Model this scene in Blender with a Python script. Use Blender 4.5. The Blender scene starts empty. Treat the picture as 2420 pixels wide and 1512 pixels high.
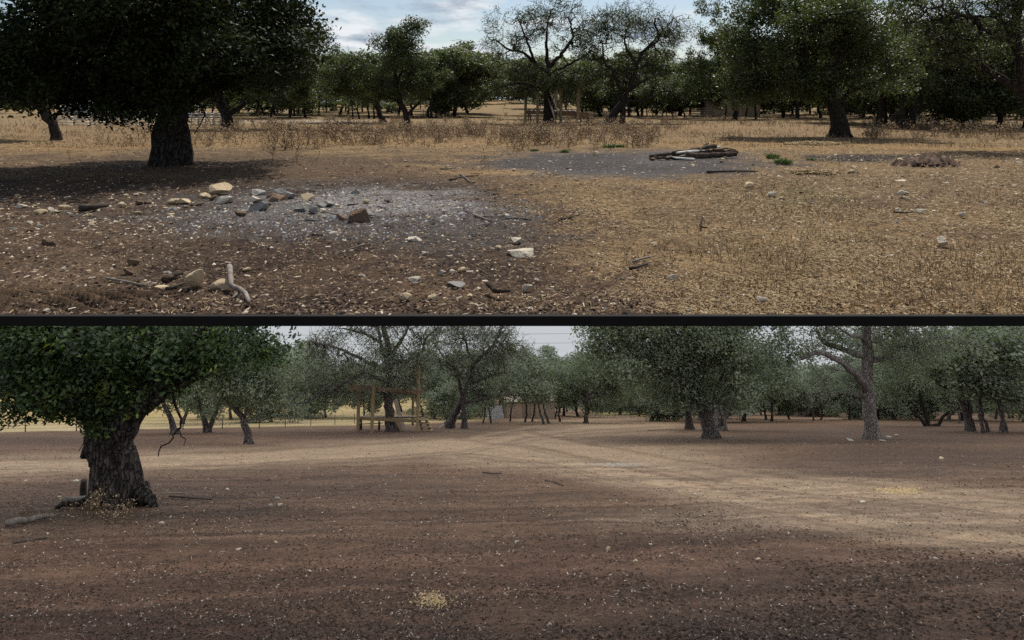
import bpy, math, random
import numpy as np
from mathutils import Vector, Matrix

random.seed(7)
rng = np.random.default_rng(7)
scene = bpy.context.scene
COL = scene.collection

# ------------------------------------------------------------------ camera, world, sun
F = 1725.0            # focal length in units of a 2419 px wide picture
CX = 1209.5
YU = 250.0            # eye level of the upper terrace
YL = 962.0            # line in which the lower, falling slope runs out
H = 1.6               # eye height over either ground
S = (YL - YU) / F     # fall of the lower slope, metres per metre
LIP = 5.553           # where the upper terrace breaks off

cam = bpy.data.cameras.new('camera')
cam.sensor_fit = 'HORIZONTAL'
cam.sensor_width = 36.0
cam.lens = 36.0 * F / 2419.0
cam.shift_y = -(756.0 - YU) / 2419.0
cam.clip_start = 0.05
cam.clip_end = 3000.0
cam_ob = bpy.data.objects.new('camera', cam)
COL.objects.link(cam_ob)
cam_ob.location = (0, 0, H)
cam_ob.rotation_euler = (math.radians(90), 0, 0)
scene.camera = cam_ob

SUN_EL, SUN_AZ = math.radians(56), math.radians(16)     # azimuth from +Y towards +X
world = bpy.data.worlds.new('World')
scene.world = world
world.use_nodes = True
wn, wl = world.node_tree.nodes, world.node_tree.links
wn.clear()
w_out = wn.new('ShaderNodeOutputWorld')
w_sky = wn.new('ShaderNodeTexSky')
w_sky.sky_type = 'NISHITA'
w_sky.sun_disc = False
w_sky.sun_elevation = SUN_EL
w_sky.sun_rotation = SUN_AZ
w_bg = wn.new('ShaderNodeBackground')
w_bg.inputs['Strength'].default_value = 0.1
wl.new(w_sky.outputs[0], w_bg.inputs['Color'])
w_tc = wn.new('ShaderNodeTexCoord')
w_sep = wn.new('ShaderNodeSeparateXYZ')
wl.new(w_tc.outputs['Generated'], w_sep.inputs[0])


def wmath(op, a, b):
    n = wn.new('ShaderNodeMath')
    n.operation = op
    for i, v in enumerate((a, b)):
        if isinstance(v, (int, float)):
            n.inputs[i].default_value = v
        else:
            wl.new(v, n.inputs[i])
    return n.outputs[0]


w_den = wmath('ADD', wmath('MAXIMUM', w_sep.outputs['Z'], 0.0), 0.17)
w_comb = wn.new('ShaderNodeCombineXYZ')
wl.new(wmath('DIVIDE', w_sep.outputs['X'], w_den), w_comb.inputs[0])
wl.new(wmath('DIVIDE', w_sep.outputs['Y'], w_den), w_comb.inputs[1])


def wnoise(scale, detail, offset):
    m = wn.new('ShaderNodeVectorMath')
    m.operation = 'ADD'
    wl.new(w_comb.outputs[0], m.inputs[0])
    m.inputs[1].default_value = offset
    n = wn.new('ShaderNodeTexNoise')
    n.inputs['Scale'].default_value = scale
    n.inputs['Detail'].default_value = detail
    n.inputs['Roughness'].default_value = 0.6
    wl.new(m.outputs[0], n.inputs['Vector'])
    return n.outputs[0]


def wramp(fac, stops):
    r = wn.new('ShaderNodeValToRGB')
    e = r.color_ramp.elements
    while len(e) < len(stops):
        e.new(0.5)
    for i, (p, c) in enumerate(stops):
        e[i].position = p
        e[i].color = (*c, 1)
    wl.new(fac, r.inputs[0])
    return r.outputs[0]


cl_mask = wramp(wnoise(1.5, 9, (3.1, 7.7, 0)), [(0.47, (0, 0, 0)), (0.58, (1, 1, 1))])
cl_col = wramp(wnoise(2.6, 9, (9.4, 1.2, 0)), [(0.40, (0.34, 0.42, 0.52)), (0.56, (0.84, 0.87, 0.90))])
w_bg2 = wn.new('ShaderNodeBackground')
w_bg2.inputs['Strength'].default_value = 1.0
wl.new(cl_col, w_bg2.inputs['Color'])
w_mix = wn.new('ShaderNodeMixShader')
wl.new(cl_mask, w_mix.inputs[0])
wl.new(w_bg.outputs[0], w_mix.inputs[1])
wl.new(w_bg2.outputs[0], w_mix.inputs[2])
wl.new(w_mix.outputs[0], w_out.inputs['Surface'])

sun = bpy.data.lights.new('sun', 'SUN')
sun.energy = 4.8
sun.angle = math.radians(0.5)
sun.color = (1.0, 0.95, 0.86)
sun_ob = bpy.data.objects.new('sun', sun)
COL.objects.link(sun_ob)
sdir = Vector((math.sin(SUN_AZ) * math.cos(SUN_EL), math.cos(SUN_AZ) * math.cos(SUN_EL), math.sin(SUN_EL)))
sun_ob.rotation_euler = sdir.to_track_quat('Z', 'Y').to_euler()
sun_ob.location = sdir * 60

SKY_L = 0.64          # radiance of the overcast sky over the lower slope, near its horizon
SKY_CEILING = 1.45     # its unseen ceiling, brighter than the visible sky to light the slope

scene.view_settings.view_transform = 'Standard'
scene.view_settings.look = 'None'
scene.view_settings.exposure = 0.0
scene.view_settings.gamma = 1.0
scene.view_settings.use_curve_mapping = False
scene.cycles.max_bounces = 5
scene.cycles.diffuse_bounces = 4
scene.cycles.glossy_bounces = 2
scene.cycles.transmission_bounces = 2
scene.cycles.use_denoising = False
scene.cycles.sample_clamp_indirect = 4.0

# ------------------------------------------------------------------ helpers


def tag(o, label=None, cat=None, group=None, kind=None):
    if label: o['label'] = label
    if cat: o['category'] = cat
    if group: o['group'] = group
    if kind: o['kind'] = kind
    return o


def empty(name, loc, label=None, cat=None, group=None, rot=(0, 0, 0)):
    o = bpy.data.objects.new(name, None)
    o.empty_display_size = 0.2
    COL.objects.link(o)
    o.location = loc
    o.rotation_euler = rot
    return tag(o, label, cat, group)


def link_mesh(name, me, mat=None, parent=None, loc=(0, 0, 0), rot=(0, 0, 0), scale=(1, 1, 1)):
    o = bpy.data.objects.new(name, me)
    COL.objects.link(o)
    if mat and not me.materials:
        me.materials.append(mat)
    o.location = loc
    o.rotation_euler = rot
    o.scale = scale
    if parent: o.parent = parent
    return o


def mesh_np(name, verts, faces, smooth=False, face_attr=None, point_color=None):
    """faces: (n,k) array, or list of such arrays."""
    if isinstance(faces, np.ndarray):
        faces = [faces]
    me = bpy.data.meshes.new(name)
    verts = np.asarray(verts, dtype=np.float32)
    me.vertices.add(len(verts))
    me.vertices.foreach_set('co', verts.ravel())
    loops = np.concatenate([f.ravel() for f in faces]).astype(np.int32)
    sizes = np.concatenate([np.full(len(f), f.shape[1], dtype=np.int32) for f in faces])
    starts = np.concatenate([[0], np.cumsum(sizes)[:-1]]).astype(np.int32)
    me.loops.add(len(loops))
    me.loops.foreach_set('vertex_index', loops)
    me.polygons.add(len(sizes))
    me.polygons.foreach_set('loop_start', starts)
    me.polygons.foreach_set('loop_total', sizes)
    if smooth:
        me.polygons.foreach_set('use_smooth', np.ones(len(sizes), dtype=bool))
    if face_attr is not None:
        a = me.attributes.new('tone', 'FLOAT', 'FACE')
        a.data.foreach_set('value', np.asarray(face_attr, dtype=np.float32))
    if point_color is not None:
        a = me.attributes.new('zone', 'FLOAT_COLOR', 'POINT')
        c = np.ones((len(verts), 4), dtype=np.float32)
        c[:, :3] = point_color
        a.data.foreach_set('color', c.ravel())
    me.update(calc_edges=True)
    me.validate()
    return me


def _hash(ix, iy, seed):
    n = (ix.astype(np.int64) * 374761393 + iy.astype(np.int64) * 668265263 + seed * 1274126177) & 0x7fffffff
    n = ((n ^ (n >> 13)) * 1274126177) & 0x7fffffff
    n = n ^ (n >> 16)
    return (n & 0xffff) / 65535.0


def vnoise(x, y, seed=0):
    x = np.asarray(x, dtype=float); y = np.asarray(y, dtype=float)
    ix, iy = np.floor(x), np.floor(y)
    fx, fy = x - ix, y - iy
    fx = fx * fx * (3 - 2 * fx); fy = fy * fy * (3 - 2 * fy)
    a, b = _hash(ix, iy, seed), _hash(ix + 1, iy, seed)
    c, d = _hash(ix, iy + 1, seed), _hash(ix + 1, iy + 1, seed)
    return (a * (1 - fx) + b * fx) * (1 - fy) + (c * (1 - fx) + d * fx) * fy


def fbm(x, y, seed=0, octs=4):
    t, amp, s = 0.0, 0.5, 0.0
    for i in range(octs):
        t = t + amp * vnoise(x * 2 ** i, y * 2 ** i, seed + i * 17)
        s += amp
        amp *= 0.5
    return t / s


def sstep(a, b, x):
    t = np.clip((np.asarray(x, dtype=float) - a) / (b - a), 0, 1)
    return t * t * (3 - 2 * t)


# flat ground heights (the lower one is measured from its falling plane)
def hU(x, y):
    x = np.asarray(x, dtype=float); y = np.asarray(y, dtype=float)
    far = sstep(12, 60, y)
    h = 0.35 * (fbm(x / 19.0, y / 25.0, 3, 2) - 0.5) * far
    gap = np.exp(-((x + 3) / 24.0) ** 2)
    return h + (0.9 + 2.3 * gap) * sstep(95, 210, y) + 2.5 * sstep(300, 600, y)


def hL(x, y):
    x = np.asarray(x, dtype=float); y = np.asarray(y, dtype=float)
    far = sstep(14, 60, y)
    h = 0.30 * (fbm(x / 23.0, y / 27.0, 11, 2) - 0.5) * far
    left = 1 - sstep(-8, 14, x)
    return h + (3.4 * left + 0.5) * sstep(62, 190, y) + 3.0 * sstep(200, 420, y)


HF = {'U': hU, 'L': hL}
HOR = {'U': YU, 'L': YL}
_YS = np.geomspace(3.0, 420.0, 4000)


def hit(W, px, py, d=None):
    """ground point seen at picture position px, py; returns flat coordinates"""
    if d is None:
        xs = (px - CX) / F * _YS
        diff = (H - (py - HOR[W]) / F * _YS) - HF[W](xs, _YS)
        k = np.argmax(diff < 0)
        d = _YS[k] if diff[k] < 0 else 200.0
    x = (px - CX) / F * d
    return x, d, float(HF[W](x, d))


def wz(W, y, z):
    return z - (S * y if W == 'L' else 0.0)


def at(W, px, py, d=None):
    x, y, z = hit(W, px, py, d)
    return Vector((x, y, wz(W, y, z)))


SLOPE = {'U': 0.0, 'L': -math.atan(S)}

# ------------------------------------------------------------------ materials


class NT:
    def __init__(self, name):
        self.m = bpy.data.materials.new(name)
        self.m.use_nodes = True
        self.n = self.m.node_tree.nodes
        self.l = self.m.node_tree.links
        self.b = self.n['Principled BSDF']

    def new(self, t, **kw):
        n = self.n.new(t)
        for k, v in kw.items():
            setattr(n, k, v)
        return n

    def link(self, a, b):
        self.l.new(a, b)

    def noise(self, vec, scale, detail=4, rough=0.6):
        n = self.new('ShaderNodeTexNoise')
        n.inputs['Scale'].default_value = scale
        n.inputs['Detail'].default_value = detail
        n.inputs['Roughness'].default_value = rough
        if vec is not None:
            self.link(vec, n.inputs['Vector'])
        return n.outputs[0]

    def ramp(self, fac, stops):
        r = self.new('ShaderNodeValToRGB')
        e = r.color_ramp.elements
        while len(e) < len(stops):
            e.new(0.5)
        for i, (p, c) in enumerate(stops):
            e[i].position = p
            e[i].color = (*c, 1) if not isinstance(c, (int, float)) else (c, c, c, 1)
        self.link(fac, r.inputs[0])
        return r.outputs[0]

    def mix(self, a, b, fac, mode='MIX'):
        n = self.new('ShaderNodeMix', data_type='RGBA', blend_type=mode)
        for sock, v in ((n.inputs[0], fac), (n.inputs[6], a), (n.inputs[7], b)):
            if isinstance(v, (int, float)):
                sock.default_value = v
            elif isinstance(v, tuple):
                sock.default_value = (*v, 1)
            else:
                self.link(v, sock)
        return n.outputs[2]

    def bump(self, h, strength, dist, prev=None):
        b = self.new('ShaderNodeBump')
        b.inputs['Strength'].default_value = strength
        b.inputs['Distance'].default_value = dist
        self.link(h, b.inputs['Height'])
        if prev is not None:
            self.link(prev, b.inputs['Normal'])
        self.link(b.outputs[0], self.b.inputs['Normal'])
        return b.outputs[0]


def ground_mat(name, rough=0.95, contrast=0.6, gain=1.0, fleck=(0.5, 0.42, 0.3), fleck_amt=0.5):
    t = NT(name)
    pos = t.new('ShaderNodeNewGeometry').outputs['Position']
    att = t.new('ShaderNodeAttribute', attribute_name='zone')
    big = t.ramp(t.noise(pos, 0.7, 5), [(0.3, 1 - contrast * 0.35), (0.7, 1 + contrast * 0.0)])
    mid = t.ramp(t.noise(pos, 5.5, 6, 0.7), [(0.33, 1 - contrast * 0.75), (0.62, 1.0)])
    fine = t.ramp(t.noise(pos, 33, 4, 0.75), [(0.34, 1 - contrast), (0.64, 1.0)])
    c = t.mix(att.outputs['Color'], big, 1.0, 'MULTIPLY')
    c = t.mix(c, mid, 1.0, 'MULTIPLY')
    c = t.mix(c, fine, 1.0, 'MULTIPLY')
    v = t.new('ShaderNodeTexVoronoi')
    v.inputs['Scale'].default_value = 16
    v.inputs['Randomness'].default_value = 1.0
    t.link(pos, v.inputs['Vector'])
    f = t.ramp(v.outputs['Distance'], [(0.10, fleck_amt), (0.2, 0.0)])
    sel = t.ramp(t.noise(pos, 2.3, 3), [(0.5, 0.0), (0.62, 1.0)])
    f = t.mix(f, sel, 1.0, 'MULTIPLY')
    c = t.mix(c, fleck, f)
    c = t.mix(c, gain if isinstance(gain, tuple) else (gain, gain, gain), 1.0, 'MULTIPLY')
    t.link(c, t.b.inputs['Base Color'])
    t.b.inputs['Roughness'].default_value = rough
    t.b.inputs['Specular IOR Level'].default_value = 0.15
    p = t.bump(t.noise(pos, 24, 5, 0.7), 0.8, 0.05)
    t.bump(t.noise(pos, 4.0, 4, 0.6), 0.6, 0.16, p)
    return t.m


def simple_mat(name, c0, c1, scale=6.0, rough=0.8, bump=0.3, dist=0.02, stretch=(1, 1, 1), spec=0.3, metal=0.0):
    t = NT(name)
    tc = t.new('ShaderNodeTexCoord')
    mp = t.new('ShaderNodeMapping')
    mp.inputs['Scale'].default_value = stretch
    t.link(tc.outputs['Object'], mp.inputs['Vector'])
    inf = t.new('ShaderNodeObjectInfo')
    add = t.new('ShaderNodeVectorMath', operation='ADD')
    t.link(mp.outputs[0], add.inputs[0])
    t.link(inf.outputs['Random'], add.inputs[1])
    n = t.noise(add.outputs[0], scale, 6, 0.65)
    c = t.ramp(n, [(0.3, c0), (0.7, c1)])
    hv = t.ramp(inf.outputs['Random'], [(0.0, 0.72), (1.0, 1.12)])
    c = t.mix(c, hv, 1.0, 'MULTIPLY')
    t.link(c, t.b.inputs['Base Color'])
    t.b.inputs['Roughness'].default_value = rough
    t.b.inputs['Metallic'].default_value = metal
    t.b.inputs['Specular IOR Level'].default_value = spec
    if bump:
        t.bump(n, bump, dist)
    return t.m


def tone_mat(name, stops, rough=0.55, spec=0.3, trans=0.0):
    t = NT(name)
    att = t.new('ShaderNodeAttribute', attribute_name='tone')
    c = t.ramp(att.outputs['Fac'], stops)
    t.link(c, t.b.inputs['Base Color'])
    t.b.inputs['Roughness'].default_value = rough
    t.b.inputs['Specular IOR Level'].default_value = spec
    if trans:
        tr = t.new('ShaderNodeBsdfTranslucent')
        t.link(t.mix(c, (1.0, 1.25, 0.5), 1.0, 'MULTIPLY'), tr.inputs['Color'])
        ms = t.new('ShaderNodeMixShader')
        ms.inputs[0].default_value = trans
        t.link(t.b.outputs[0], ms.inputs[1])
        t.link(tr.outputs[0], ms.inputs[2])
        out = t.n['Material Output']
        t.link(ms.outputs[0], out.inputs['Surface'])
    return t.m


def bark_mat(name, c0, c1, c2):
    t = NT(name)
    tc = t.new('ShaderNodeTexCoord')
    mp = t.new('ShaderNodeMapping')
    mp.inputs['Scale'].default_value = (1, 1, 0.28)
    t.link(tc.outputs['Object'], mp.inputs['Vector'])
    n = t.noise(mp.outputs[0], 14, 6, 0.65)
    v = t.new('ShaderNodeTexVoronoi', feature='DISTANCE_TO_EDGE')
    v.inputs['Scale'].default_value = 17
    wv = t.mix(mp.outputs[0], n, 0.12)
    t.link(wv, v.inputs['Vector'])
    plates = t.ramp(v.outputs['Distance'], [(0.0, 0.0), (0.16, 1.0)])
    c = t.ramp(n, [(0.3, c0), (0.55, c1), (0.75, c2)])
    c = t.mix(c, t.mix(c0, plates, 1.0, 'MIX'), 0.0)
    groove = t.ramp(v.outputs['Distance'], [(0.0, 0.35), (0.14, 1.0)])
    c = t.mix(c, groove, 1.0, 'MULTIPLY')
    t.link(c, t.b.inputs['Base Color'])
    t.b.inputs['Roughness'].default_value = 0.95
    t.b.inputs['Specular IOR Level'].default_value = 0.1
    p = t.bump(plates, 1.0, 0.03)
    t.bump(n, 0.5, 0.02, p)
    return t.m


M = {}
M['dry_ground'] = ground_mat('dry_ground', contrast=0.72, gain=(1.42, 1.29, 1.16), fleck=(0.45, 0.36, 0.25), fleck_amt=0.55)
M['cleared_ground'] = ground_mat('cleared_ground', contrast=0.55, gain=(1.62, 1.47, 1.25), fleck=(0.26, 0.20, 0.15), fleck_amt=0.4)
M['bark_dark'] = bark_mat('bark_dark', (0.022, 0.018, 0.015), (0.06, 0.048, 0.04), (0.11, 0.09, 0.075))
M['bark_mid'] = bark_mat('bark_mid', (0.022, 0.018, 0.016), (0.075, 0.063, 0.056), (0.15, 0.13, 0.118))
M['bark_grey'] = bark_mat('bark_grey', (0.06, 0.05, 0.046), (0.15, 0.128, 0.118), (0.30, 0.265, 0.245))
M['bark_pale'] = bark_mat('bark_pale', (0.13, 0.11, 0.10), (0.27, 0.235, 0.215), (0.42, 0.38, 0.35))
M['leaf_oak'] = tone_mat('leaf_oak', [(0.0, (0.045, 0.053, 0.024)), (0.5, (0.090, 0.104, 0.046)), (0.85, (0.14, 0.152, 0.066)), (1.0, (0.20, 0.175, 0.09))], 0.5, 0.25, 0.32)
M['leaf_dark'] = tone_mat('leaf_dark', [(0.0, (0.016, 0.022, 0.009)), (0.5, (0.034, 0.045, 0.016)), (0.9, (0.062, 0.072, 0.026)), (1.0, (0.11, 0.12, 0.04))], 0.6, 0.15, 0.12)
M['leaf_far_hazed'] = tone_mat('leaf_far_hazed', [(0.0, (0.15, 0.165, 0.13)), (0.5, (0.21, 0.23, 0.18)), (1.0, (0.29, 0.29, 0.22))], 0.6, 0.3, 0.38)  # paler, greyer leaves: distance haze put into the colour
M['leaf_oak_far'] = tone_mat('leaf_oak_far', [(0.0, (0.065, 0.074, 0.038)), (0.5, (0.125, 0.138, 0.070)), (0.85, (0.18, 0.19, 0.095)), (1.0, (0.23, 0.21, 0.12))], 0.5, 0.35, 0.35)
M['leaf_near'] = tone_mat('leaf_near', [(0.0, (0.024, 0.040, 0.015)), (0.5, (0.052, 0.084, 0.028)), (0.86, (0.092, 0.132, 0.036)), (1.0, (0.28, 0.31, 0.06))], 0.5, 0.35, 0.25)
M['leaf_grey'] = tone_mat('leaf_grey', [(0.0, (0.10, 0.115, 0.08)), (0.5, (0.165, 0.185, 0.125)), (0.85, (0.22, 0.24, 0.155)), (1.0, (0.29, 0.26, 0.19))], 0.5, 0.35, 0.33)
M['leaf_dry'] = tone_mat('leaf_dry', [(0.0, (0.06, 0.05, 0.04)), (1.0, (0.18, 0.15, 0.115))], 0.8, 0.2)
M['weed'] = tone_mat('weed', [(0.0, (0.085, 0.052, 0.03)), (0.5, (0.20, 0.128, 0.072)), (1.0, (0.48, 0.38, 0.25))], 0.85, 0.15)
M['straw'] = tone_mat('straw', [(0.0, (0.11, 0.066, 0.035)), (0.5, (0.32, 0.228, 0.122)), (1.0, (0.55, 0.42, 0.25))], 0.85, 0.15)
M['litter'] = tone_mat('litter', [(0.0, (0.045, 0.03, 0.022)), (0.6, (0.19, 0.135, 0.095)), (1.0, (0.62, 0.53, 0.42))], 0.85, 0.15)
M['clod'] = tone_mat('clod', [(0.0, (0.03, 0.02, 0.015)), (0.6, (0.085, 0.055, 0.04)), (1.0, (0.15, 0.10, 0.07))], 0.95, 0.1)
M['pebble'] = tone_mat('pebble', [(0.0, (0.10, 0.08, 0.06)), (0.5, (0.30, 0.24, 0.17)), (1.0, (0.56, 0.50, 0.40))], 0.9, 0.15)
M['ashes'] = tone_mat('ashes', [(0.0, (0.05, 0.05, 0.055)), (0.6, (0.2, 0.2, 0.215)), (1.0, (0.42, 0.42, 0.42))], 0.95, 0.1)
M['grass_green'] = tone_mat('grass_green', [(0.0, (0.03, 0.06, 0.012)), (1.0, (0.10, 0.15, 0.035))], 0.6, 0.3, 0.2)
M['corn'] = tone_mat('corn', [(0.0, (0.34, 0.21, 0.08)), (1.0, (0.60, 0.44, 0.22))], 0.6, 0.3)
M['rock_tan'] = simple_mat('rock_tan', (0.42, 0.30, 0.17), (0.72, 0.57, 0.37), 7, 0.9, 0.6, 0.03)
M['rock_pale'] = simple_mat('rock_pale', (0.48, 0.40, 0.29), (0.80, 0.71, 0.56), 7, 0.9, 0.6, 0.03)
M['rock_brown'] = simple_mat('rock_brown', (0.12, 0.07, 0.042), (0.36, 0.24, 0.155), 9, 0.95, 0.9, 0.04)
M['rock_grey'] = simple_mat('rock_grey', (0.18, 0.165, 0.15), (0.46, 0.43, 0.385), 8, 0.9, 0.6, 0.03)
M['char'] = simple_mat('char', (0.014, 0.011, 0.009), (0.13, 0.095, 0.072), 9, 0.97, 0.9, 0.04, (1, 1, 1), spec=0.05)
M['dead_wood'] = simple_mat('dead_wood', (0.10, 0.08, 0.065), (0.30, 0.25, 0.21), 16, 0.9, 0.5, 0.01)
M['dark_wood'] = simple_mat('dark_wood', (0.025, 0.019, 0.015), (0.075, 0.058, 0.046), 14, 0.9, 0.5, 0.01)
M['white_board'] = simple_mat('white_board', (0.45, 0.43, 0.39), (0.72, 0.69, 0.63), 5, 0.8, 0.1, 0.01)
M['yellow_lumber'] = simple_mat('yellow_lumber', (0.20, 0.142, 0.072), (0.34, 0.255, 0.145), 7, 0.8, 0.2, 0.01, (6, 6, 0.6))
M['brown_lumber'] = simple_mat('brown_lumber', (0.17, 0.10, 0.058), (0.28, 0.175, 0.11), 7, 0.8, 0.2, 0.01, (0.6, 6, 6))
M['grey_plank'] = simple_mat('grey_plank', (0.16, 0.125, 0.10), (0.29, 0.235, 0.195), 7, 0.85, 0.2, 0.01, (6, 6, 0.6))
M['black_paint'] = simple_mat('black_paint', (0.010, 0.010, 0.011), (0.022, 0.021, 0.022), 5, 0.6, 0.1, 0.005)
M['steel'] = simple_mat('steel', (0.35, 0.35, 0.34), (0.5, 0.5, 0.49), 9, 0.5, 0.05, 0.002, metal=0.6)
M['rust'] = simple_mat('rust', (0.05, 0.04, 0.035), (0.11, 0.085, 0.07), 9, 0.8, 0.1, 0.002)
M['shed_tan'] = simple_mat('shed_tan', (0.31, 0.235, 0.175), (0.38, 0.30, 0.23), 2, 0.6, 0.05, 0.002)
M['white_metal'] = simple_mat('white_metal', (0.36, 0.38, 0.395), (0.50, 0.525, 0.54), 2, 0.5, 0.05, 0.002)
M['red_dirt'] = simple_mat('red_dirt', (0.15, 0.075, 0.045), (0.31, 0.17, 0.11), 3, 0.95, 0.8, 0.1)
M['straw_bed'] = simple_mat('straw_bed', (0.22, 0.145, 0.075), (0.42, 0.29, 0.15), 12, 0.95, 0.8, 0.05)
M['dark_dirt'] = simple_mat('dark_dirt', (0.035, 0.024, 0.018), (0.10, 0.068, 0.05), 9, 0.95, 0.8, 0.05)
M['ledge'] = simple_mat('ledge', (0.006, 0.006, 0.006), (0.012, 0.012, 0.012), 6, 0.9, 0.2, 0.004)

# ------------------------------------------------------------------ ground zones


def to_px(W, x, y):
    yy = np.maximum(y, 1.2)
    return CX + F * x / yy, HOR[W] + F * H / yy


def blob(px, py, cx, cy, rx, ry, soft=0.5, nz=None):
    d = np.sqrt(((px - cx) / rx) ** 2 + ((py - cy) / ry) ** 2)
    if nz is not None:
        d = d + nz
    return 1 - sstep(1 - soft, 1 + soft, d)


def stroke(px, py, pts, w, soft=0.7, nz=None):
    best = np.full(px.shape, 1e9)
    for (x0, y0), (x1, y1) in zip(pts[:-1], pts[1:]):
        # vertical distances are foreshortened: weigh them by their depth
        t = np.clip((px - x0) / (x1 - x0), 0, 1)
        inside = np.maximum(np.maximum(np.minimum(x0, x1) - px, px - np.maximum(x0, x1)), 0)
        best = np.minimum(best, np.abs(py - (y0 + t * (y1 - y0))) + inside * 0.3)
    d = best / w
    if nz is not None:
        d = d + nz
    return 1 - sstep(1 - soft, 1 + soft, d)


def lay(c, m, col):
    m = np.clip(m, 0, 1)[:, None]
    return c * (1 - m) + np.array(col)[None, :] * m


def zone_upper(x, y):
    px, py = to_px('U', x, y)
    nz = (fbm(x / 0.8, y / 0.8, 21) - 0.5) * 1.3 + (fbm(x / 0.2, y / 0.2, 22, 3) - 0.5) * 0.9
    n2 = fbm(x / 3.0, y / 3.0, 33)
    c = np.tile(np.array([0.33, 0.235, 0.125]), (len(x), 1))
    c = lay(c, sstep(0.45, 0.7, n2) * 0.55, (0.24, 0.165, 0.09))
    c = lay(c, sstep(0.5, 0.72, fbm(x / 1.1, y / 1.1, 5)) * 0.35, (0.17, 0.115, 0.065))
    # brown bark mulch of the near half
    edge = 1230 + (py - 430) * 0.85
    m = (1 - sstep(-230, 230, px - edge + nz * 230)) * sstep(392, 440, py + nz * 22)
    c = lay(c, m, (0.062, 0.041, 0.029))
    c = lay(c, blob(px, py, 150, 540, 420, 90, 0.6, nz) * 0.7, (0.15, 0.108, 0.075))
    c = lay(c, blob(px, py, 100, 650, 200, 40, 0.6, nz) * 0.6, (0.27, 0.20, 0.13))
    c = lay(c, blob(px, py, 140, 708, 250, 36, 0.6, nz) * 0.6, (0.21, 0.15, 0.10))
    c = lay(c, blob(px, py, 1300, 735, 330, 28, 0.6, nz) * 0.7, (0.12, 0.08, 0.055))
    c = lay(c, blob(px, py, 1080, 690, 150, 20, 0.6, nz) * 0.55, (0.30, 0.22, 0.13))
    c = lay(c, blob(px, py, 1420, 690, 150, 35, 0.7, nz) * 0.4, (0.12, 0.08, 0.055))
    c = lay(c, sstep(0.48, 0.64, fbm(x / 0.7, y / 0.7, 27)) * sstep(400, 440, py) * 0.5, (0.15, 0.10, 0.062))
    # wider brown around the trees and the right-hand side
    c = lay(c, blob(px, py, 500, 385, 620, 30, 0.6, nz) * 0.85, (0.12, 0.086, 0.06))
    c = lay(c, blob(px, py, 2150, 440, 480, 60, 0.7, nz) * 0.55, (0.19, 0.135, 0.085))
    c = lay(c, blob(px, py, 1500, 415, 420, 22, 0.6, nz) * 0.35, (0.20, 0.14, 0.085))
    c = lay(c, blob(px, py, 1880, 468, 120, 26, 0.7, nz) * 0.55, (0.19, 0.17, 0.075))
    c = lay(c, blob(px, py, 1950, 610, 200, 50, 0.9, nz) * 0.25, (0.24, 0.20, 0.09))
    # ashes
    c = lay(c, blob(px, py, 760, 505, 430, 60, 0.5, nz) * 0.92, (0.10, 0.098, 0.10))
    c = lay(c, blob(px, py, 1080, 545, 240, 45, 0.6, nz) * 0.8, (0.10, 0.093, 0.09))
    c = lay(c, blob(px, py, 905, 478, 240, 26, 0.6, nz) * 0.85, (0.34, 0.345, 0.355))
    c = lay(c, blob(px, py, 640, 500, 160, 22, 0.7, nz) * 0.45, (0.26, 0.265, 0.275))
    c = lay(c, blob(px, py, 1480, 388, 360, 31, 0.35, nz * 0.6) * 0.96, (0.088, 0.085, 0.09))
    c = lay(c, blob(px, py, 1560, 376, 60, 14, 0.7, nz) * 0.4, (0.2, 0.2, 0.21))
    c = lay(c, blob(px, py, 1340, 412, 220, 9, 0.7, nz) * 0.4, (0.17, 0.165, 0.165))
    c = lay(c, blob(px, py, 2075, 374, 190, 9, 0.4, nz * 0.6) * 0.95, (0.05, 0.046, 0.046))
    # dry gold strips and the pale gravel track further off
    c = lay(c, stroke(px, py, [(20, 350), (700, 335), (1560, 340), (2419, 352)], 7, 0.8, nz) * 0.5, (0.38, 0.25, 0.11))
    c = lay(c, blob(px, py, 1170, 407, 110, 7, 0.7, nz) * 0.75, (0.42, 0.29, 0.135))
    c = lay(c, blob(px, py, 1900, 339, 150, 8, 0.7, nz) * 0.7, (0.40, 0.27, 0.125))
    c = lay(c, (1 - sstep(286, 304, py + nz * 6)) * 0.8, (0.33, 0.255, 0.145))
    c = lay(c, blob(px, py, 660, 288, 190, 4, 0.6) * 0.8, (0.46, 0.40, 0.32))
    c = lay(c, (1 - sstep(262, 272, py)) * 0.8, (0.46, 0.33, 0.16))
    return c


ROAD_A = [(-400, 1122), (25, 1105), (500, 1086), (900, 1064), (1100, 1046), (1250, 1018), (1400, 1000), (1560, 992)]
ROAD_B = [(1080, 1052), (1300, 1080), (1550, 1135), (1800, 1190), (2100, 1235), (2419, 1268), (2800, 1300)]
ROAD_C = [(1240, 1035), (1500, 1085), (1900, 1150), (2394, 1196), (2800, 1220)]


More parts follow.
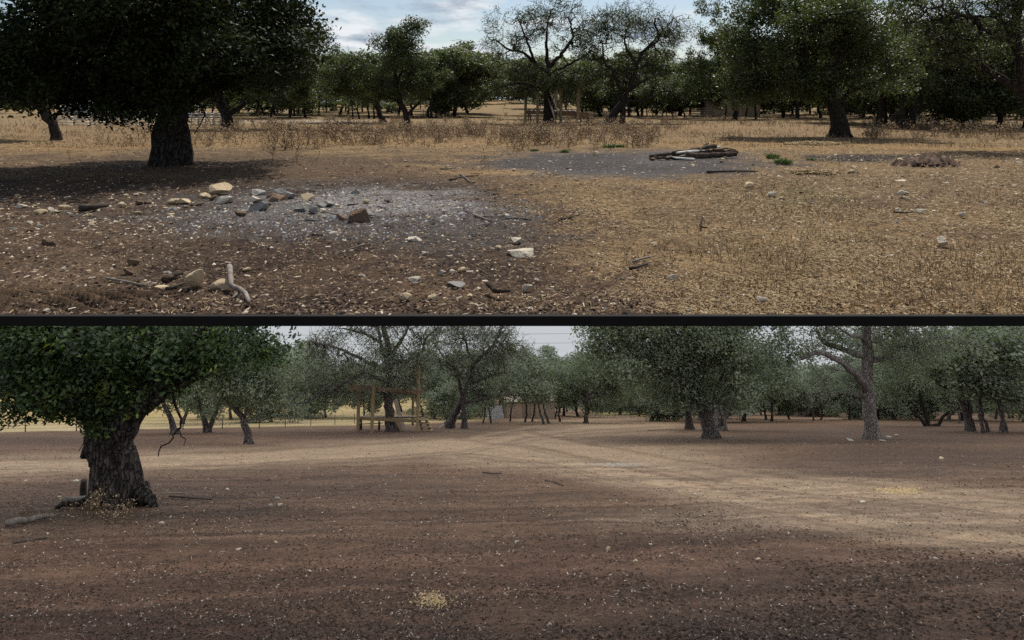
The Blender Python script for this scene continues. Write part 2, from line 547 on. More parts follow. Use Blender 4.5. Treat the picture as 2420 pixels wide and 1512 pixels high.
def zone_lower(x, y):
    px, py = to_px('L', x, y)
    nz = (fbm(x / 1.3, y / 1.3, 41) - 0.5) * 1.1
    n2 = fbm(x / 2.6, y / 2.6, 43)
    c = np.tile(np.array([0.165, 0.108, 0.078]), (len(x), 1))
    c = lay(c, sstep(0.42, 0.68, n2) * 0.6, (0.125, 0.078, 0.056))
    c = lay(c, sstep(1230, 1330, py + nz * 60) * 0.55, (0.15, 0.088, 0.064))
    c = lay(c, sstep(0.5, 0.7, fbm(x / 1.2, y / 1.2, 47)) * sstep(1200, 1300, py) * 0.6, (0.115, 0.064, 0.05))
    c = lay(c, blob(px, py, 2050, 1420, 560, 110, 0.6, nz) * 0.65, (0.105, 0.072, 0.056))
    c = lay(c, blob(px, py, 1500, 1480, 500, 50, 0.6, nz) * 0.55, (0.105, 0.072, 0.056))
    c = lay(c, blob(px, py, 1850, 1225, 420, 26, 0.7, nz) * 0.5, (0.21, 0.165, 0.135))
    for r, w in ((ROAD_A, 25), (ROAD_B, 36), (ROAD_C, 30)):
        c = lay(c, stroke(px, py, r, w, 0.75, nz * 0.5) * 0.97, (0.375, 0.285, 0.21))
    c = lay(c, blob(px, py, 1420, 1062, 330, 34, 0.9, nz) * 0.75, (0.375, 0.285, 0.21))
    c = lay(c, blob(px, py, 2050, 1215, 420, 34, 0.9, nz) * 0.6, (0.31, 0.24, 0.185))
    c = lay(c, (1 - sstep(985, 1010, py)) * sstep(1150, 1300, px) * 0.7, (0.29, 0.20, 0.14))
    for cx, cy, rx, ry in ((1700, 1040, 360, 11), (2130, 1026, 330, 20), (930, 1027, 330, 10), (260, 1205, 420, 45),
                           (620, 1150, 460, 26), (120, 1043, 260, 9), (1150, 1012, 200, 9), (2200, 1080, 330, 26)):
        c = lay(c, blob(px, py, cx, cy, rx, ry, 0.6, nz) * 0.8, (0.095, 0.065, 0.052))  # dark leaf litter under the trees, with their soft shade painted in
    c = lay(c, blob(px, py, 2000, 1110, 420, 22, 0.7, nz) * 0.45, (0.15, 0.108, 0.088))
    # raked and wheel-worn streaks
    for r in (ROAD_A, ROAD_B, ROAD_C):
        for off, w, k, col in ((-17, 2.2, 0.5, (0.17, 0.11, 0.078)), (-9, 2.6, 0.35, (0.44, 0.33, 0.24)), (8, 2.8, 0.35, (0.42, 0.31, 0.225)), (15, 2.2, 0.5, (0.16, 0.105, 0.075)), (24, 2.6, 0.4, (0.15, 0.10, 0.07))):
            c = lay(c, stroke(px, py, [(a, b + off) for a, b in r], w, 0.8, nz * 0.9) * k, col)
    st = fbm((x + 0.4 * y) / 5.0, (y - 0.16 * x + 0.5 * nz) / 0.24, 55, 3)
    c = c * (1 + 1.05 * (st - 0.5) * sstep(1050, 1120, py))[:, None]
    c = lay(c, blob(px, py, 1455, 1097, 62, 5, 0.6, nz) * 0.7, (0.42, 0.40, 0.38))
    # the grass field behind the wire fence
    line = 1021 - (px - 25) * 0.0205
    fld = (1 - sstep(-4, 1, py - line)) * (1 - sstep(1080, 1190, px))
    c = lay(c, fld, (0.50, 0.385, 0.19))
    c = lay(c, fld * sstep(-24, -8, py - line) * 0.7, (0.52, 0.45, 0.31))
    c = lay(c, fld * sstep(0.45, 0.65, fbm(x / 7, y / 7, 51)) * 0.5, (0.38, 0.32, 0.15))
    c = lay(c, (1 - sstep(983, 987, py)) * sstep(1390, 1430, px) * (1 - sstep(1600, 1680, px)), (0.40, 0.36, 0.17))
    return c


def tracks(px, py):
    """relief of the wheel ruts on the cleared lot"""
    h = 0.0
    for r, w in ((ROAD_A, 5), (ROAD_B, 6), (ROAD_C, 5)):
        for off in (-13, 12):
            h = h - 0.02 * stroke(px, py, [(a, b + off) for a, b in r], w, 0.8)
    return h


def ground_sheet(name, W, y_rows, tmax, zone, mat, edge_drop=False):
    nr = len(y_rows)
    nc = 521
    t = np.linspace(-tmax, tmax, nc)
    Y, T = np.meshgrid(y_rows, t, indexing='ij')
    X = T * (Y * 0.95 + 7.0)
    x, y = X.ravel(), Y.ravel()
    z = HF[W](x, y)
    fade = 1 - sstep(35, 80, y)
    z = z + fade * ((fbm(x / 0.45, y / 0.45, 61, 3) - 0.5) * 0.055 + (fbm(x / 2.2, y / 2.2, 67, 2) - 0.5) * 0.10)
    if W == 'L':
        px, py = to_px('L', x, y)
        z = z + tracks(px, py) * fade - S * y
    else:
        px, py = to_px('U', x, y)
        tread = blob(px, py, 140, 712, 250, 34, 0.6)
        z = z + tread * 0.045 * np.sin((x * 0.55 + y) * 2 * np.pi / 0.17) * (0.6 + 0.8 * vnoise(x * 3, y * 3, 9))
        z = z - 0.035 * (1 - sstep(LIP, LIP + 0.6, y))
        z = np.maximum(z, -0.055) * 1.0
    idx = np.arange(nr * nc).reshape(nr, nc)
    q = np.stack([idx[:-1, :-1], idx[:-1, 1:], idx[1:, 1:], idx[1:, :-1]], -1).reshape(-1, 4)
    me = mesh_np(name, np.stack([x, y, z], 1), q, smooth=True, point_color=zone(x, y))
    o = link_mesh(name, me, mat)
    return tag(o, kind='structure')


rowsU = np.concatenate([F * H / (np.linspace(F * H / LIP, 28, 330)), np.geomspace(100, 700, 60)[1:]])
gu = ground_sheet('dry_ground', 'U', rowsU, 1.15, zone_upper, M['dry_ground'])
tag(gu, 'dry tan and brown pasture ground with grey ash patches')
rowsL = np.concatenate([np.linspace(-3, 4.4, 12)[:-1], F * H / (np.linspace(F * H / 4.4, 24, 380)), np.geomspace(116, 420, 50)[1:]])
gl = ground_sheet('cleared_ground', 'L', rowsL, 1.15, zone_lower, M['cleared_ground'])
tag(gl, 'brown cleared dirt lot with pale wheel tracks')


def box_mesh(name, sx, sy, sz, off=(0, 0, 0), bevel=0.0):
    import bmesh
    bm = bmesh.new()
    bmesh.ops.create_cube(bm, size=1.0)
    bmesh.ops.scale(bm, vec=(sx, sy, sz), verts=bm.verts)
    if bevel:
        bmesh.ops.bevel(bm, geom=bm.edges[:], offset=bevel, segments=1, affect='EDGES')
    bmesh.ops.translate(bm, vec=off, verts=bm.verts)
    me = bpy.data.meshes.new(name)
    bm.to_mesh(me)
    bm.free()
    return me


# dark front edge of the upper terrace
o = link_mesh('terrace_edge', box_mesh('terrace_edge', 60, 0.05, 0.075, (0, LIP - 0.02, -0.0375 + 0.013)), M['ledge'])
tag(o, 'straight black edge where the upper terrace breaks off', kind='structure')


# overcast sky of the lower slope, with an unseen glowing ceiling added as light
def make_sky():
    ys = np.concatenate([[LIP + 0.04], np.linspace(8, 40, 9), np.linspace(60, 400, 18)])
    xs_max = 300.0
    V, Q = [], []
    prof = np.linspace(0, 1, 9)
    n = 41
    for y in ys:
        ceil = -min(0.5, 0.075 + 0.05 * (y - LIP))
        floor = -S * max(y, 20) - 6
        for k in range(n):
            u = k / (n - 1) * 2 - 1
            a = abs(u)
            if a < 0.8:
                x, z = u / 0.8 * xs_max, ceil
            else:
                x, z = math.copysign(xs_max, u), ceil + (floor - ceil) * (a - 0.8) / 0.2
            V.append((x, y, z))
    r = len(ys)
    for i in range(r - 1):
        for k in range(n - 1):
            Q.append((i * n + k, i * n + k + 1, (i + 1) * n + k + 1, (i + 1) * n + k))
    # far wall, leaning back a little at the foot
    base = len(V)
    yb = ys[-1]
    for j in range(9):
        zz = -0.5 + (-S * yb - 12 + 0.5) * j / 8
        for k in range(31):
            V.append((-xs_max + 2 * xs_max * k / 30, yb, zz))
    for j in range(8):
        for k in range(30):
            a = base + j * 31 + k
            Q.append((a, a + 1, a + 32, a + 31))
    me = mesh_np('sky', np.array(V), np.array(Q))
    t = NT('overcast_sky')
    pos = t.new('ShaderNodeNewGeometry').outputs['Position']
    mp = t.new('ShaderNodeMapping')
    mp.inputs['Scale'].default_value = (0.006, 0.012, 0.03)
    t.link(pos, mp.inputs['Vector'])
    c = t.ramp(t.noise(mp.outputs[0], 1.4, 6), [(0.3, (0.80, 0.85, 0.92)), (0.7, (0.93, 0.95, 0.97))])
    em = t.new('ShaderNodeEmission')
    sx = t.new('ShaderNodeSeparateXYZ')
    t.link(pos, sx.inputs[0])

    def mth(op, a, b):
        n = t.new('ShaderNodeMath', operation=op)
        for i, v in enumerate((a, b)):
            if isinstance(v, (int, float)):
                n.inputs[i].default_value = v
            else:
                t.link(v, n.inputs[i])
        return n.outputs[0]
    rise = mth('DIVIDE', mth('ADD', sx.outputs['Z'], mth('MULTIPLY', sx.outputs['Y'], S)), mth('MAXIMUM', sx.outputs['Y'], 1.0))
    mr = t.new('ShaderNodeMapRange', interpolation_type='SMOOTHSTEP')
    t.link(rise, mr.inputs[0])
    for k, v in ((1, 0.10), (2, 0.38), (3, SKY_L), (4, SKY_CEILING)):
        mr.inputs[k].default_value = v
    t.link(mr.outputs[0], em.inputs['Strength'])
    t.link(c, em.inputs['Color'])
    t.link(em.outputs[0], t.n['Material Output'].inputs['Surface'])
    t.m.cycles.emission_sampling = 'NONE'
    o = link_mesh('sky', me, t.m)
    tag(o, 'pale overcast sky over the cleared lot, with an added glowing ceiling', kind='structure')


make_sky()

# ------------------------------------------------------------------ trees


def catmull(pts, step):
    pts = [np.array(p, dtype=float) for p in pts]
    P = [2 * pts[0] - pts[1]] + pts + [2 * pts[-1] - pts[-2]]
    out = []
    for i in range(1, len(P) - 2):
        n = max(2, int(np.linalg.norm(P[i + 1] - P[i]) / step))
        for k in range(n):
            t = k / n
            a, b, c, d = P[i - 1], P[i], P[i + 1], P[i + 2]
            out.append(0.5 * ((2 * b) + (c - a) * t + (2 * a - 5 * b + 4 * c - d) * t * t + (3 * b - a - 3 * c + d) * t ** 3))
    out.append(pts[-1])
    return out


class Tubes:
    def __init__(self):
        self.v, self.q, self.n = [], [], 0

    def add(self, pts, rad, sides, flare=0.0, rnd=None, rough=0.0, lobes=0):
        pts = np.asarray(pts, dtype=float)
        n = len(pts)
        if n < 2:
            return
        tan = np.gradient(pts, axis=0)
        tan /= np.maximum(np.linalg.norm(tan, axis=1, keepdims=True), 1e-9)
        u = np.cross(tan[0], (0.3, 1.0, 0.1))
        if np.linalg.norm(u) < 1e-3:
            u = np.cross(tan[0], (1, 0, 0))
        th = np.linspace(0, 2 * np.pi, sides, endpoint=False)
        rings = np.empty((n, sides, 3))
        z0 = pts[0][2]
        for i in range(n):
            u = u - tan[i] * np.dot(u, tan[i])
            u /= max(np.linalg.norm(u), 1e-9)
            w = np.cross(tan[i], u)
            r = np.full(sides, rad[i])
            if flare:
                hgt = max(pts[i][2] - z0, 0)
                e = math.exp(-hgt / (0.9 * rad[0] + 0.05))
                r = r * (1 + flare * e * (0.75 + 0.5 * np.cos(th * (lobes or 5) + 0.7)))
            if lobes:
                r = r * (1 + 0.05 * np.cos(th * 3 + 1.3 + 0.15 * i))
            if rough:
                r = r * (1 + rough * (rng.random(sides) - 0.5))
            rings[i] = pts[i] + (np.cos(th) * r)[:, None] * u + (np.sin(th) * r)[:, None] * w
        idx = self.n + np.arange(n * sides).reshape(n, sides)
        nx = np.roll(idx, -1, axis=1)
        self.q.append(np.stack([idx[:-1], nx[:-1], nx[1:], idx[1:]], -1).reshape(-1, 4))
        self.v.append(rings.reshape(-1, 3))
        self.n += n * sides

    def mesh(self, name):
        return mesh_np(name, np.concatenate(self.v), np.concatenate(self.q), smooth=True)


def leaf_quads(cen, size, rs, up=0.35, aspect=0.5):
    n = len(cen)
    nor = rs.normal(size=(n, 3))
    nor[:, 2] += up * np.sign(nor[:, 2])
    nor /= np.linalg.norm(nor, axis=1, keepdims=True)
    a = np.cross(nor, rs.normal(size=(n, 3)))
    a /= np.maximum(np.linalg.norm(a, axis=1, keepdims=True), 1e-6)
    b = np.cross(nor, a)
    s = (size * (0.6 + 0.8 * rs.random(n)))[:, None]
    v = np.stack([cen - a * s, cen + b * s * aspect + nor * s * 0.12, cen + a * s, cen - b * s * aspect + nor * s * 0.12], 1).reshape(-1, 3)
    return v, np.arange(4 * n).reshape(n, 4)


def grow(polys, ells, tips, seed, twigs=0, tip_r=0.007, attach=0.0, wig=0.10, step=0.3):
    """polys: [(points, r0, r1)] in metres; ells: [(cx,cy,cz,rx,ry,rz,weight)]. Returns nodes, parents, radii, poly id"""
    rs = np.random.default_rng(seed)
    cap = 3000 + tips * 22 + twigs * 4
    P = np.zeros((cap, 3)); par = np.full(cap, -1); spec = np.zeros(cap); pid = np.full(cap, -1)
    n = 0
    for k, (pts, r0, r1) in enumerate(polys):
        c = catmull(pts, step)
        prev = -1
        if k > 0:
            prev = int(np.argmin(np.linalg.norm(P[:n] - c[0], axis=1)))
            if np.linalg.norm(P[prev] - c[0]) > 1.2:
                prev = -1
        m = len(c)
        for i, p in enumerate(c):
            j = p + (rs.normal(size=3) * 0.035 * min(1, i / 3) if m > 4 else 0)
            P[n] = j; par[n] = prev; spec[n] = r0 + (r1 - r0) * (i / (m - 1)) ** 0.8; pid[n] = k
            prev = n
            n += 1
    nsk = n
    w = np.array([e[6] * e[3] * e[5] for e in ells]); w /= w.sum()
    which = rs.choice(len(ells), tips, p=w)
    E = np.array([e[:6] for e in ells])[which]
    d = rs.normal(size=(tips, 3)); d /= np.linalg.norm(d, axis=1, keepdims=True)
    rad = rs.random(tips) ** (1 / 2.4)
    T = E[:, :3] + d * rad[:, None] * E[:, 3:]
    ok = T[:, 2] > 0.25
    T = T[ok]
    dd = np.array([np.linalg.norm(P[:nsk] - t, axis=1).min() for t in T]) if len(T) else np.array([])
    T = T[np.argsort(dd)]
    alive = np.ones(cap, dtype=bool)
    low = (P[:, 2] < attach)
    tipids = []
    for t in T:
        dist = np.linalg.norm(P[:n] - t, axis=1)
        dist = dist + np.where(low[:n] & (pid[:n] >= 0), 50.0, 0.0)
        k = int(np.argmin(dist))
        L = np.linalg.norm(P[k] - t)
        m = max(2, min(14, int(L / (step * 0.9)) + 1))
        vec = t - P[k]
        side = np.cross(vec, rs.normal(size=3)); side /= max(np.linalg.norm(side), 1e-6)
        side2 = np.cross(vec, side); side2 /= max(np.linalg.norm(side2), 1e-6)
        ph, amp = rs.random(2) * 6.28, wig * L * (0.5 + rs.random())
        prev = k
        base = P[k].copy()
        for i in range(1, m + 1):
            s = i / m
            q = base + vec * s + side * amp * math.sin(s * 3.1416) * math.cos(ph[0]) + side2 * amp * 0.6 * math.sin(s * 6.283 + ph[1]) * (1 - s)
            if i < m:
                q = q + rs.normal(size=3) * 0.03 * min(L, 1.5)
            P[n] = q; par[n] = prev; prev = n; n += 1
        tipids.append(prev)
    for _ in range(twigs):
        k = int(rs.integers(nsk, n)) if n > nsk else int(rs.integers(0, n))
        g = P[k] - P[par[k]] if par[k] >= 0 else rs.normal(size=3)
        g = g / max(np.linalg.norm(g), 1e-6) + rs.normal(size=3) * 0.8
        g /= np.linalg.norm(g)
        L = (0.25 + 0.6 * rs.random()) * min(1.0, step / 0.3)
        q1 = P[k] + g * L * 0.5 + rs.normal(size=3) * 0.04
        q2 = q1 + (g + rs.normal(size=3) * 0.4) * L * 0.5
        P[n] = q1; par[n] = k; P[n + 1] = q2; par[n + 1] = n
        n += 2
        if n > cap - 4:
            break
    P, par, spec, pid = P[:n], par[:n], spec[:n], pid[:n]
    acc = np.zeros(n)
    R = np.zeros(n)
    ex = 2.15
    for i in range(n - 1, -1, -1):
        R[i] = max(acc[i], tip_r ** ex) ** (1 / ex)
        if spec[i] > 0:
            R[i] = spec[i]
        elif par[i] >= 0:
            acc[par[i]] += R[i] ** ex
    for i in range(n):
        if spec[i] == 0 and par[i] >= 0:
            R[i] = min(R[i], R[par[i]] * 0.92 if R[par[i]] > tip_r * 1.3 else R[par[i]])
    return P, par, R, pid, nsk


def tree_parts(polys, ells, tips, seed, leaves, leaf, spread=0.28, twigs=0, flare=0.55, tip_r=0.007,
               clumps=13, attach=0.0, wig=0.10, dead=(), sides=12, up=0.35, step=0.3, bright=0.0):
    """meshes of one tree: trunk with its boughs, named limbs, crown"""
    rc = np.random.default_rng(seed + 77)
    subs = []
    for e in ells:
        k = clumps
        for _ in range(k):
            dv = rc.normal(size=3); dv /= np.linalg.norm(dv)
            c = np.array(e[:3]) + dv * rc.random() ** 0.45 * (0.92 if rc.random() > 0.22 else 1.2) * np.array(e[3:6])
            f = rc.uniform(0.30, 0.52)
            rr = np.array(e[3:6]) * f
            mean = rr.mean()
            rr = 0.5 * rr + 0.5 * mean
            rr[2] *= 0.85
            subs.append((*c, *rr, e[6]))
    ells = subs
    P, par, R, pid, nsk = grow(polys, ells, tips, seed, twigs, tip_r, attach, wig, step)
    n = len(P)
    ch = [[] for _ in range(n)]
    for i in range(n):
        if par[i] >= 0:
            ch[par[i]].append(i)
    main = np.full(n, -1)
    for i in range(n):
        c = ch[i]
        if c:
            same = [k for k in c if pid[k] == pid[i] and pid[i] >= 0]
            main[i] = same[0] if same else max(c, key=lambda k: R[k])
    starts = [i for i in range(n) if par[i] < 0 or main[par[i]] != i]
    owner = np.full(n, -1)
    tubes = {}
    for s in starts:
        if par[s] < 0:
            own = 0
        elif pid[s] > 0 and pid[s] != pid[par[s]]:
            own = int(pid[s])
        else:
            own = int(owner[par[s]])
        chain = [par[s]] if par[s] >= 0 else []
        k = s
        while k >= 0:
            chain.append(k)
            owner[k] = own
            k = main[k]
        pts = P[chain]
        rad = R[chain].copy()
        if par[s] >= 0:
            rad[0] = min(rad[0], rad[1] * 1.15)
        r = rad.max()
        is_root = par[s] < 0 and own == 0 and pts[0][2] < 0.3
        sd = sides if r > 0.12 else 8 if r > 0.06 else 5 if r > 0.025 else 4 if r > 0.012 else 3
        if par[s] < 0 and pts[0][2] < 0.3:
            pts = pts.copy(); pts[0][2] = -0.25
        tubes.setdefault(own, Tubes()).add(pts, rad, sd, flare if (par[s] < 0 and pts[0][2] < 0.3) else 0.0,
                                           rough=0.10 if r > 0.1 else 0.0, lobes=5 if (is_root and r > 0.15) else 0)
    rs = np.random.default_rng(seed + 5)
    out = {'tubes': tubes}
    if leaves:
        cand = np.array([i for i in range(nsk, n) if R[i] < 0.03 and owner[i] not in dead])
        if len(cand):
            E = np.array(ells)
            # fewer leaves where the ellipsoid is thin
            nodes = rs.choice(cand, leaves)
            cen = P[nodes] + rs.normal(size=(leaves, 3)) * spread * np.array([1, 1, 0.8])
            ins = np.full(len(cen), 9.0)
            for e in E:
                ins = np.minimum(ins, np.sum(((cen - e[:3]) / (e[3:6] * 1.15 + 0.06)) ** 2, 1))
            cen = cen[(ins < 1.0) & (cen[:, 2] > 0.15)]
            v, q = leaf_quads(cen, leaf, rs, up)
            cl = _hash(np.floor(cen[:, 0] / 0.5), np.floor(cen[:, 2] / 0.5) + 31 * np.floor(cen[:, 1] / 0.5), seed)
            tone = np.clip(0.55 * cl + 0.5 * rs.random(len(cen)) - 0.05, 0, 1) ** 1.2
            if bright:
                cb = _hash(np.floor(cen[:, 0] / 0.22), np.floor(cen[:, 2] / 0.22) + 57 * np.floor(cen[:, 1] / 0.22), seed + 3)
                tone = np.where(cb < bright, 0.82 + 0.18 * rs.random(len(cen)), tone * 0.92)
            out['leaf'] = (v, q, tone)
    return out


TRI = [0]


def build_tree(W, base, name, label, polys, ells, tips, leaves, leaf, bark='bark_dark', lmat='leaf_oak', group=None,
               depth=0.85, seed=1, named=None, d=None, cat='tree', dy=0.0, **kw):
    """polys and ells in picture units round the base; builds trunk, limbs and crown at true size"""
    x, y, z = hit(W, base[0], base[1], d)
    m = y / F

    def loc(p):
        dp = p[2] if len(p) > 2 else 0.0
        return ((p[0] - base[0]) * m, dp, (base[1] - p[1]) * m - (S * dp if W == 'L' else 0.0))
    pl = [([loc(p) for p in pts], r0, r1) for pts, r0, r1 in polys]
    el = []
    for e in ells:
        cx, cy, rx, ry = e[:4]
        wgt = e[4] if len(e) > 4 else 1.0
        dz = e[5] if len(e) > 5 else 0.0
        c = loc((cx, cy, dz))
        el.append((c[0], c[1], c[2], rx * m, max(0.6, min(rx * depth, ry * 1.6) * m), ry * m, wgt))
    crown_bottom = min(e[2] - e[5] for e in el)
    kw.setdefault('attach', max(0.3, crown_bottom * 0.6))
    parts = tree_parts(pl, el, tips, seed, leaves, leaf, **kw)
    root = empty(name, (x, y, wz(W, y, z)), label, cat, group)
    named = named or {}
    merged = Tubes()
    for own, tb in sorted(parts['tubes'].items()):
        if own in named:
            link_mesh(named[own], tb.mesh(named[own]), M[bark], root)
        elif own == 0 or not kw.get('limbs', True):
            link_mesh('trunk', tb.mesh('trunk'), M[bark], root)
        else:
            link_mesh('limb', tb.mesh('limb'), M[bark], root)
    if 'leaf' in parts:
        v, q, tone = parts['leaf']
        o = link_mesh('crown', mesh_np('crown', v, q, face_attr=tone), M[lmat], root)
    return root


def copy_tree(src, loc, rz, sc, label=None, group=None, mats=None):
    r = src.copy()
    COL.objects.link(r)
    r.location = loc
    r.rotation_euler = (0, 0, rz)
    r.scale = (sc[0], sc[1], sc[2])
    if label: r['label'] = label
    if group: r['group'] = group
    for ch in list(src.children):
        c = ch.copy()
        COL.objects.link(c)
        c.parent = r
    return r


# --- upper terrace
build_tree('U', (402, 393), 'oak_tree', 'massive dark live oak with a thick trunk above the dark shade and ash patch',
    [([(402, 395), (400, 345), (402, 295), (407, 250), (400, 200), (392, 140), (392, 60), (400, -60)], 0.50, 0.16),
     ([(432, 396), (428, 340), (420, 290), (415, 255)], 0.30, 0.22),
     ([(407, 250), (465, 214, 0.6), (555, 168, 1.0), (650, 110, 1.4), (720, 60, 1.5)], 0.24, 0.05),
     ([(404, 255), (335, 215, -0.8), (240, 172, -1.2), (130, 135, -1.5), (40, 115, -1.5)], 0.24, 0.05),
     ([(400, 215), (430, 140, 2.0), (470, 60, 3.0), (500, -40, 3.2)], 0.18, 0.05),
     ([(398, 215), (340, 150, -2.2), (290, 60, -3.0)], 0.18, 0.05),
     ([(440, 236), (468, 250), (478, 268), (473, 290), (455, 312)], 0.035, 0.012),
     ([(476, 262), (490, 280), (498, 296)], 0.02, 0.008)],
    [(390, 60, 330, 175), (390, 90, 330, 130, 1, -2.6), (180, 150, 180, 90, 1, -2.0), (160, 170, 160, 85), (285, 238, 115, 44, 1.4), (400, 200, 170, 60, 1.2), (560, 150, 120, 85), (645, 90, 100, 90, 0.8), (715, 45, 75, 45, 0.25), (240, 60, 230, 150)],
    860, 125000, 0.062, lmat='leaf_dark', seed=11, twigs=900, flare=0.30, spread=0.24, sides=18, named={6: 'dead_branch', 7: 'dead_branch'}, dead=(6, 7), depth=1.1, clumps=20)
build_tree('U', (133, 331), 'oak_tree', 'dark leaning oak with a bent trunk in front of the pipe corral',
    [([(133, 332), (129, 303), (112, 277), (82, 246), (58, 222), (30, 180), (10, 110)], 0.24, 0.10),
     ([(75, 240), (110, 205), (140, 170)], 0.10, 0.04), ([(58, 222), (20, 210), (-40, 190)], 0.10, 0.04)],
    [(70, 140, 125, 95), (25, 215, 75, 34), (-70, 130, 110, 90), (110, 195, 60, 40)], 260, 20000, 0.085, lmat='leaf_dark', seed=12, twigs=200, flare=0.3)
build_tree('U', (537, 305), 'oak_tree', 'spreading oak forking low, between the massive trunk and the open field',
    [([(537, 306), (535, 282), (528, 262), (518, 238), (512, 200), (520, 150)], 0.40, 0.14),
     ([(536, 272), (560, 254, 0.5), (592, 222, 0.8), (650, 180, 1)], 0.22, 0.06), ([(520, 240), (490, 215), (460, 190)], 0.14, 0.05)],
    [(560, 185, 95, 65), (640, 165, 110, 80), (700, 212, 60, 44), (490, 190, 70, 55), (600, 110, 100, 60), (680, 120, 80, 55)], 420, 36000, 0.10, seed=13, twigs=300, flare=0.45)
for i, (px, py, dd) in enumerate(((640, 279, 96), (683, 279, 92), (720, 277, 100))):
    pass
build_tree('U', (966, 306), 'oak_tree', 'tall crowned oak standing alone among weeds against the cloudy sky',
    [([(966, 307), (962, 286), (956, 264), (945, 236), (939, 205), (932, 175), (925, 135)], 0.25, 0.09),
     ([(961, 274), (985, 246, 0.4), (1002, 222, 0.6), (1010, 190)], 0.13, 0.04), ([(945, 238), (905, 226, -0.6), (868, 205, -1)], 0.12, 0.04),
     ([(938, 200), (957, 130), (962, 65)], 0.11, 0.03)],
    [(955, 72, 52, 38), (905, 128, 85, 48), (845, 180, 78, 52), (950, 150, 72, 66), (1000, 190, 48, 52), (920, 218, 80, 24), (800, 215, 45, 35)],
    460, 34000, 0.085, seed=14, twigs=350, flare=0.5)
build_tree('U', (907, 289), 'oak_tree', 'oak with a slanting trunk just behind the tall crowned oak',
    [([(907, 290), (897, 271), (888, 248), (878, 220), (860, 190), (840, 150)], 0.27, 0.09), ([(880, 225), (920, 190), (940, 160)], 0.12, 0.04)],
    [(835, 190, 88, 62), (800, 150, 50, 36), (900, 180, 60, 50)], 260, 17000, 0.11, seed=15, twigs=150)
build_tree('U', (1296, 291), 'oak_tree', 'half bare oak whose thick trunk rises through the shaded timber platform',
    [([(1296, 292), (1294, 240), (1292, 200), (1296, 165), (1292, 140)], 0.50, 0.22),
     ([(1293, 168), (1266, 150, 1), (1236, 122, 1.5), (1200, 112, 2), (1172, 92, 2)], 0.24, 0.07),
     ([(1296, 160), (1325, 128, -1), (1350, 90, -1.2), (1340, 45, -1)], 0.22, 0.06),
     ([(1298, 172), (1345, 152, 1), (1395, 122, 1.3)], 0.18, 0.06), ([(1266, 150, 1), (1240, 85), (1222, 40)], 0.16, 0.05),
     ([(1292, 140), (1290, 80, -1), (1300, 25, -1)], 0.18, 0.05),
     ([(1290, 215), (1240, 200, -2), (1190, 205, -2.4), (1150, 225, -2)], 0.14, 0.04)],
    [(1280, 60, 130, 75), (1195, 115, 65, 65), (1375, 85, 65, 65), (1285, 205, 70, 30, 1.6, -1.9), (1243, 186, 46, 28, 1.4, -2.0), (1350, 198, 44, 26, 1.3, -1.4), (1300, 180, 60, 30, 1.2, -1.6), (1185, 190, 55, 48), (1345, 215, 50, 35)],
    1100, 17000, 0.075, seed=16, twigs=2800, flare=0.5, wig=0.2, spread=0.22, tip_r=0.012)
build_tree('U', (1470, 291), 'oak_tree', 'twisted oak with contorted forking limbs beside the leaning white boards',
    [([(1470, 292), (1472, 265), (1474, 245), (1478, 225), (1486, 205), (1498, 180), (1504, 152), (1520, 122), (1556, 92), (1545, 55)], 0.28, 0.09),
     ([(1437, 290), (1452, 268), (1466, 250), (1474, 240)], 0.42, 0.30),
     ([(1472, 245), (1463, 208, -0.5), (1442, 168, -0.8), (1424, 148, -1), (1420, 105, -1)], 0.24, 0.07),
     ([(1488, 212), (1520, 192, 0.6), (1548, 180, 1), (1590, 170, 1.2)], 0.20, 0.06),
     ([(1476, 240), (1512, 238, -0.6), (1540, 228, -1), (1566, 216, -1), (1602, 224, -1)], 0.16, 0.05),
     ([(1504, 152), (1480, 100, 1), (1490, 50, 1)], 0.16, 0.05), ([(1520, 122), (1570, 70, 1), (1600, 40, 1)], 0.13, 0.04)],
    [(1485, 60, 115, 66), (1565, 85, 72, 60), (1418, 105, 62, 62), (1500, 178, 80, 50), (1430, 190, 60, 45)],
    1050, 13500, 0.075, seed=17, twigs=2600, flare=0.4, wig=0.22, spread=0.22, tip_r=0.012)
build_tree('U', (1736, 283), 'oak_tree', 'broad leafy oak hanging low over the tan shed',
    [([(1736, 284), (1738, 265), (1732, 240), (1715, 205), (1700, 160), (1695, 110)], 0.30, 0.12), ([(1735, 245), (1760, 215), (1790, 180)], 0.18, 0.06),
     ([(1715, 205), (1660, 185), (1610, 170)], 0.17, 0.05)],
    [(1705, 130, 105, 85), (1640, 195, 78, 58), (1760, 170, 80, 75), (1690, 80, 70, 55), (1600, 215, 45, 35)], 460, 36000, 0.115, seed=18, twigs=250)
build_tree('U', (1985, 323), 'oak_tree', 'large dark oak with a flared trunk and forking limb in its own shadow',
    [([(1985, 325), (1984, 302), (1976, 270), (1962, 236), (1945, 202), (1908, 168), (1892, 110), (1886, 40)], 0.46, 0.14),
     ([(1984, 276), (2000, 250, 0.5), (2020, 217, 0.8), (2064, 175, 1)], 0.21, 0.06), ([(1948, 206), (1962, 150, -0.8), (1976, 85, -1)], 0.22, 0.06),
     ([(1915, 176), (1850, 150, 1), (1780, 130, 1.4)], 0.18, 0.05), ([(2020, 217, 0.8), (2080, 190, 0), (2120, 160, -0.5)], 0.13, 0.05)],
    [(1900, 95, 175, 100), (1790, 125, 115, 88), (1765, 198, 92, 45), (2045, 100, 125, 108), (1985, 205, 145, 34), (1900, 190, 100, 50), (1950, 10, 170, 70)],
    700, 72000, 0.08, seed=19, twigs=600, flare=0.75, sides=16, clumps=18)
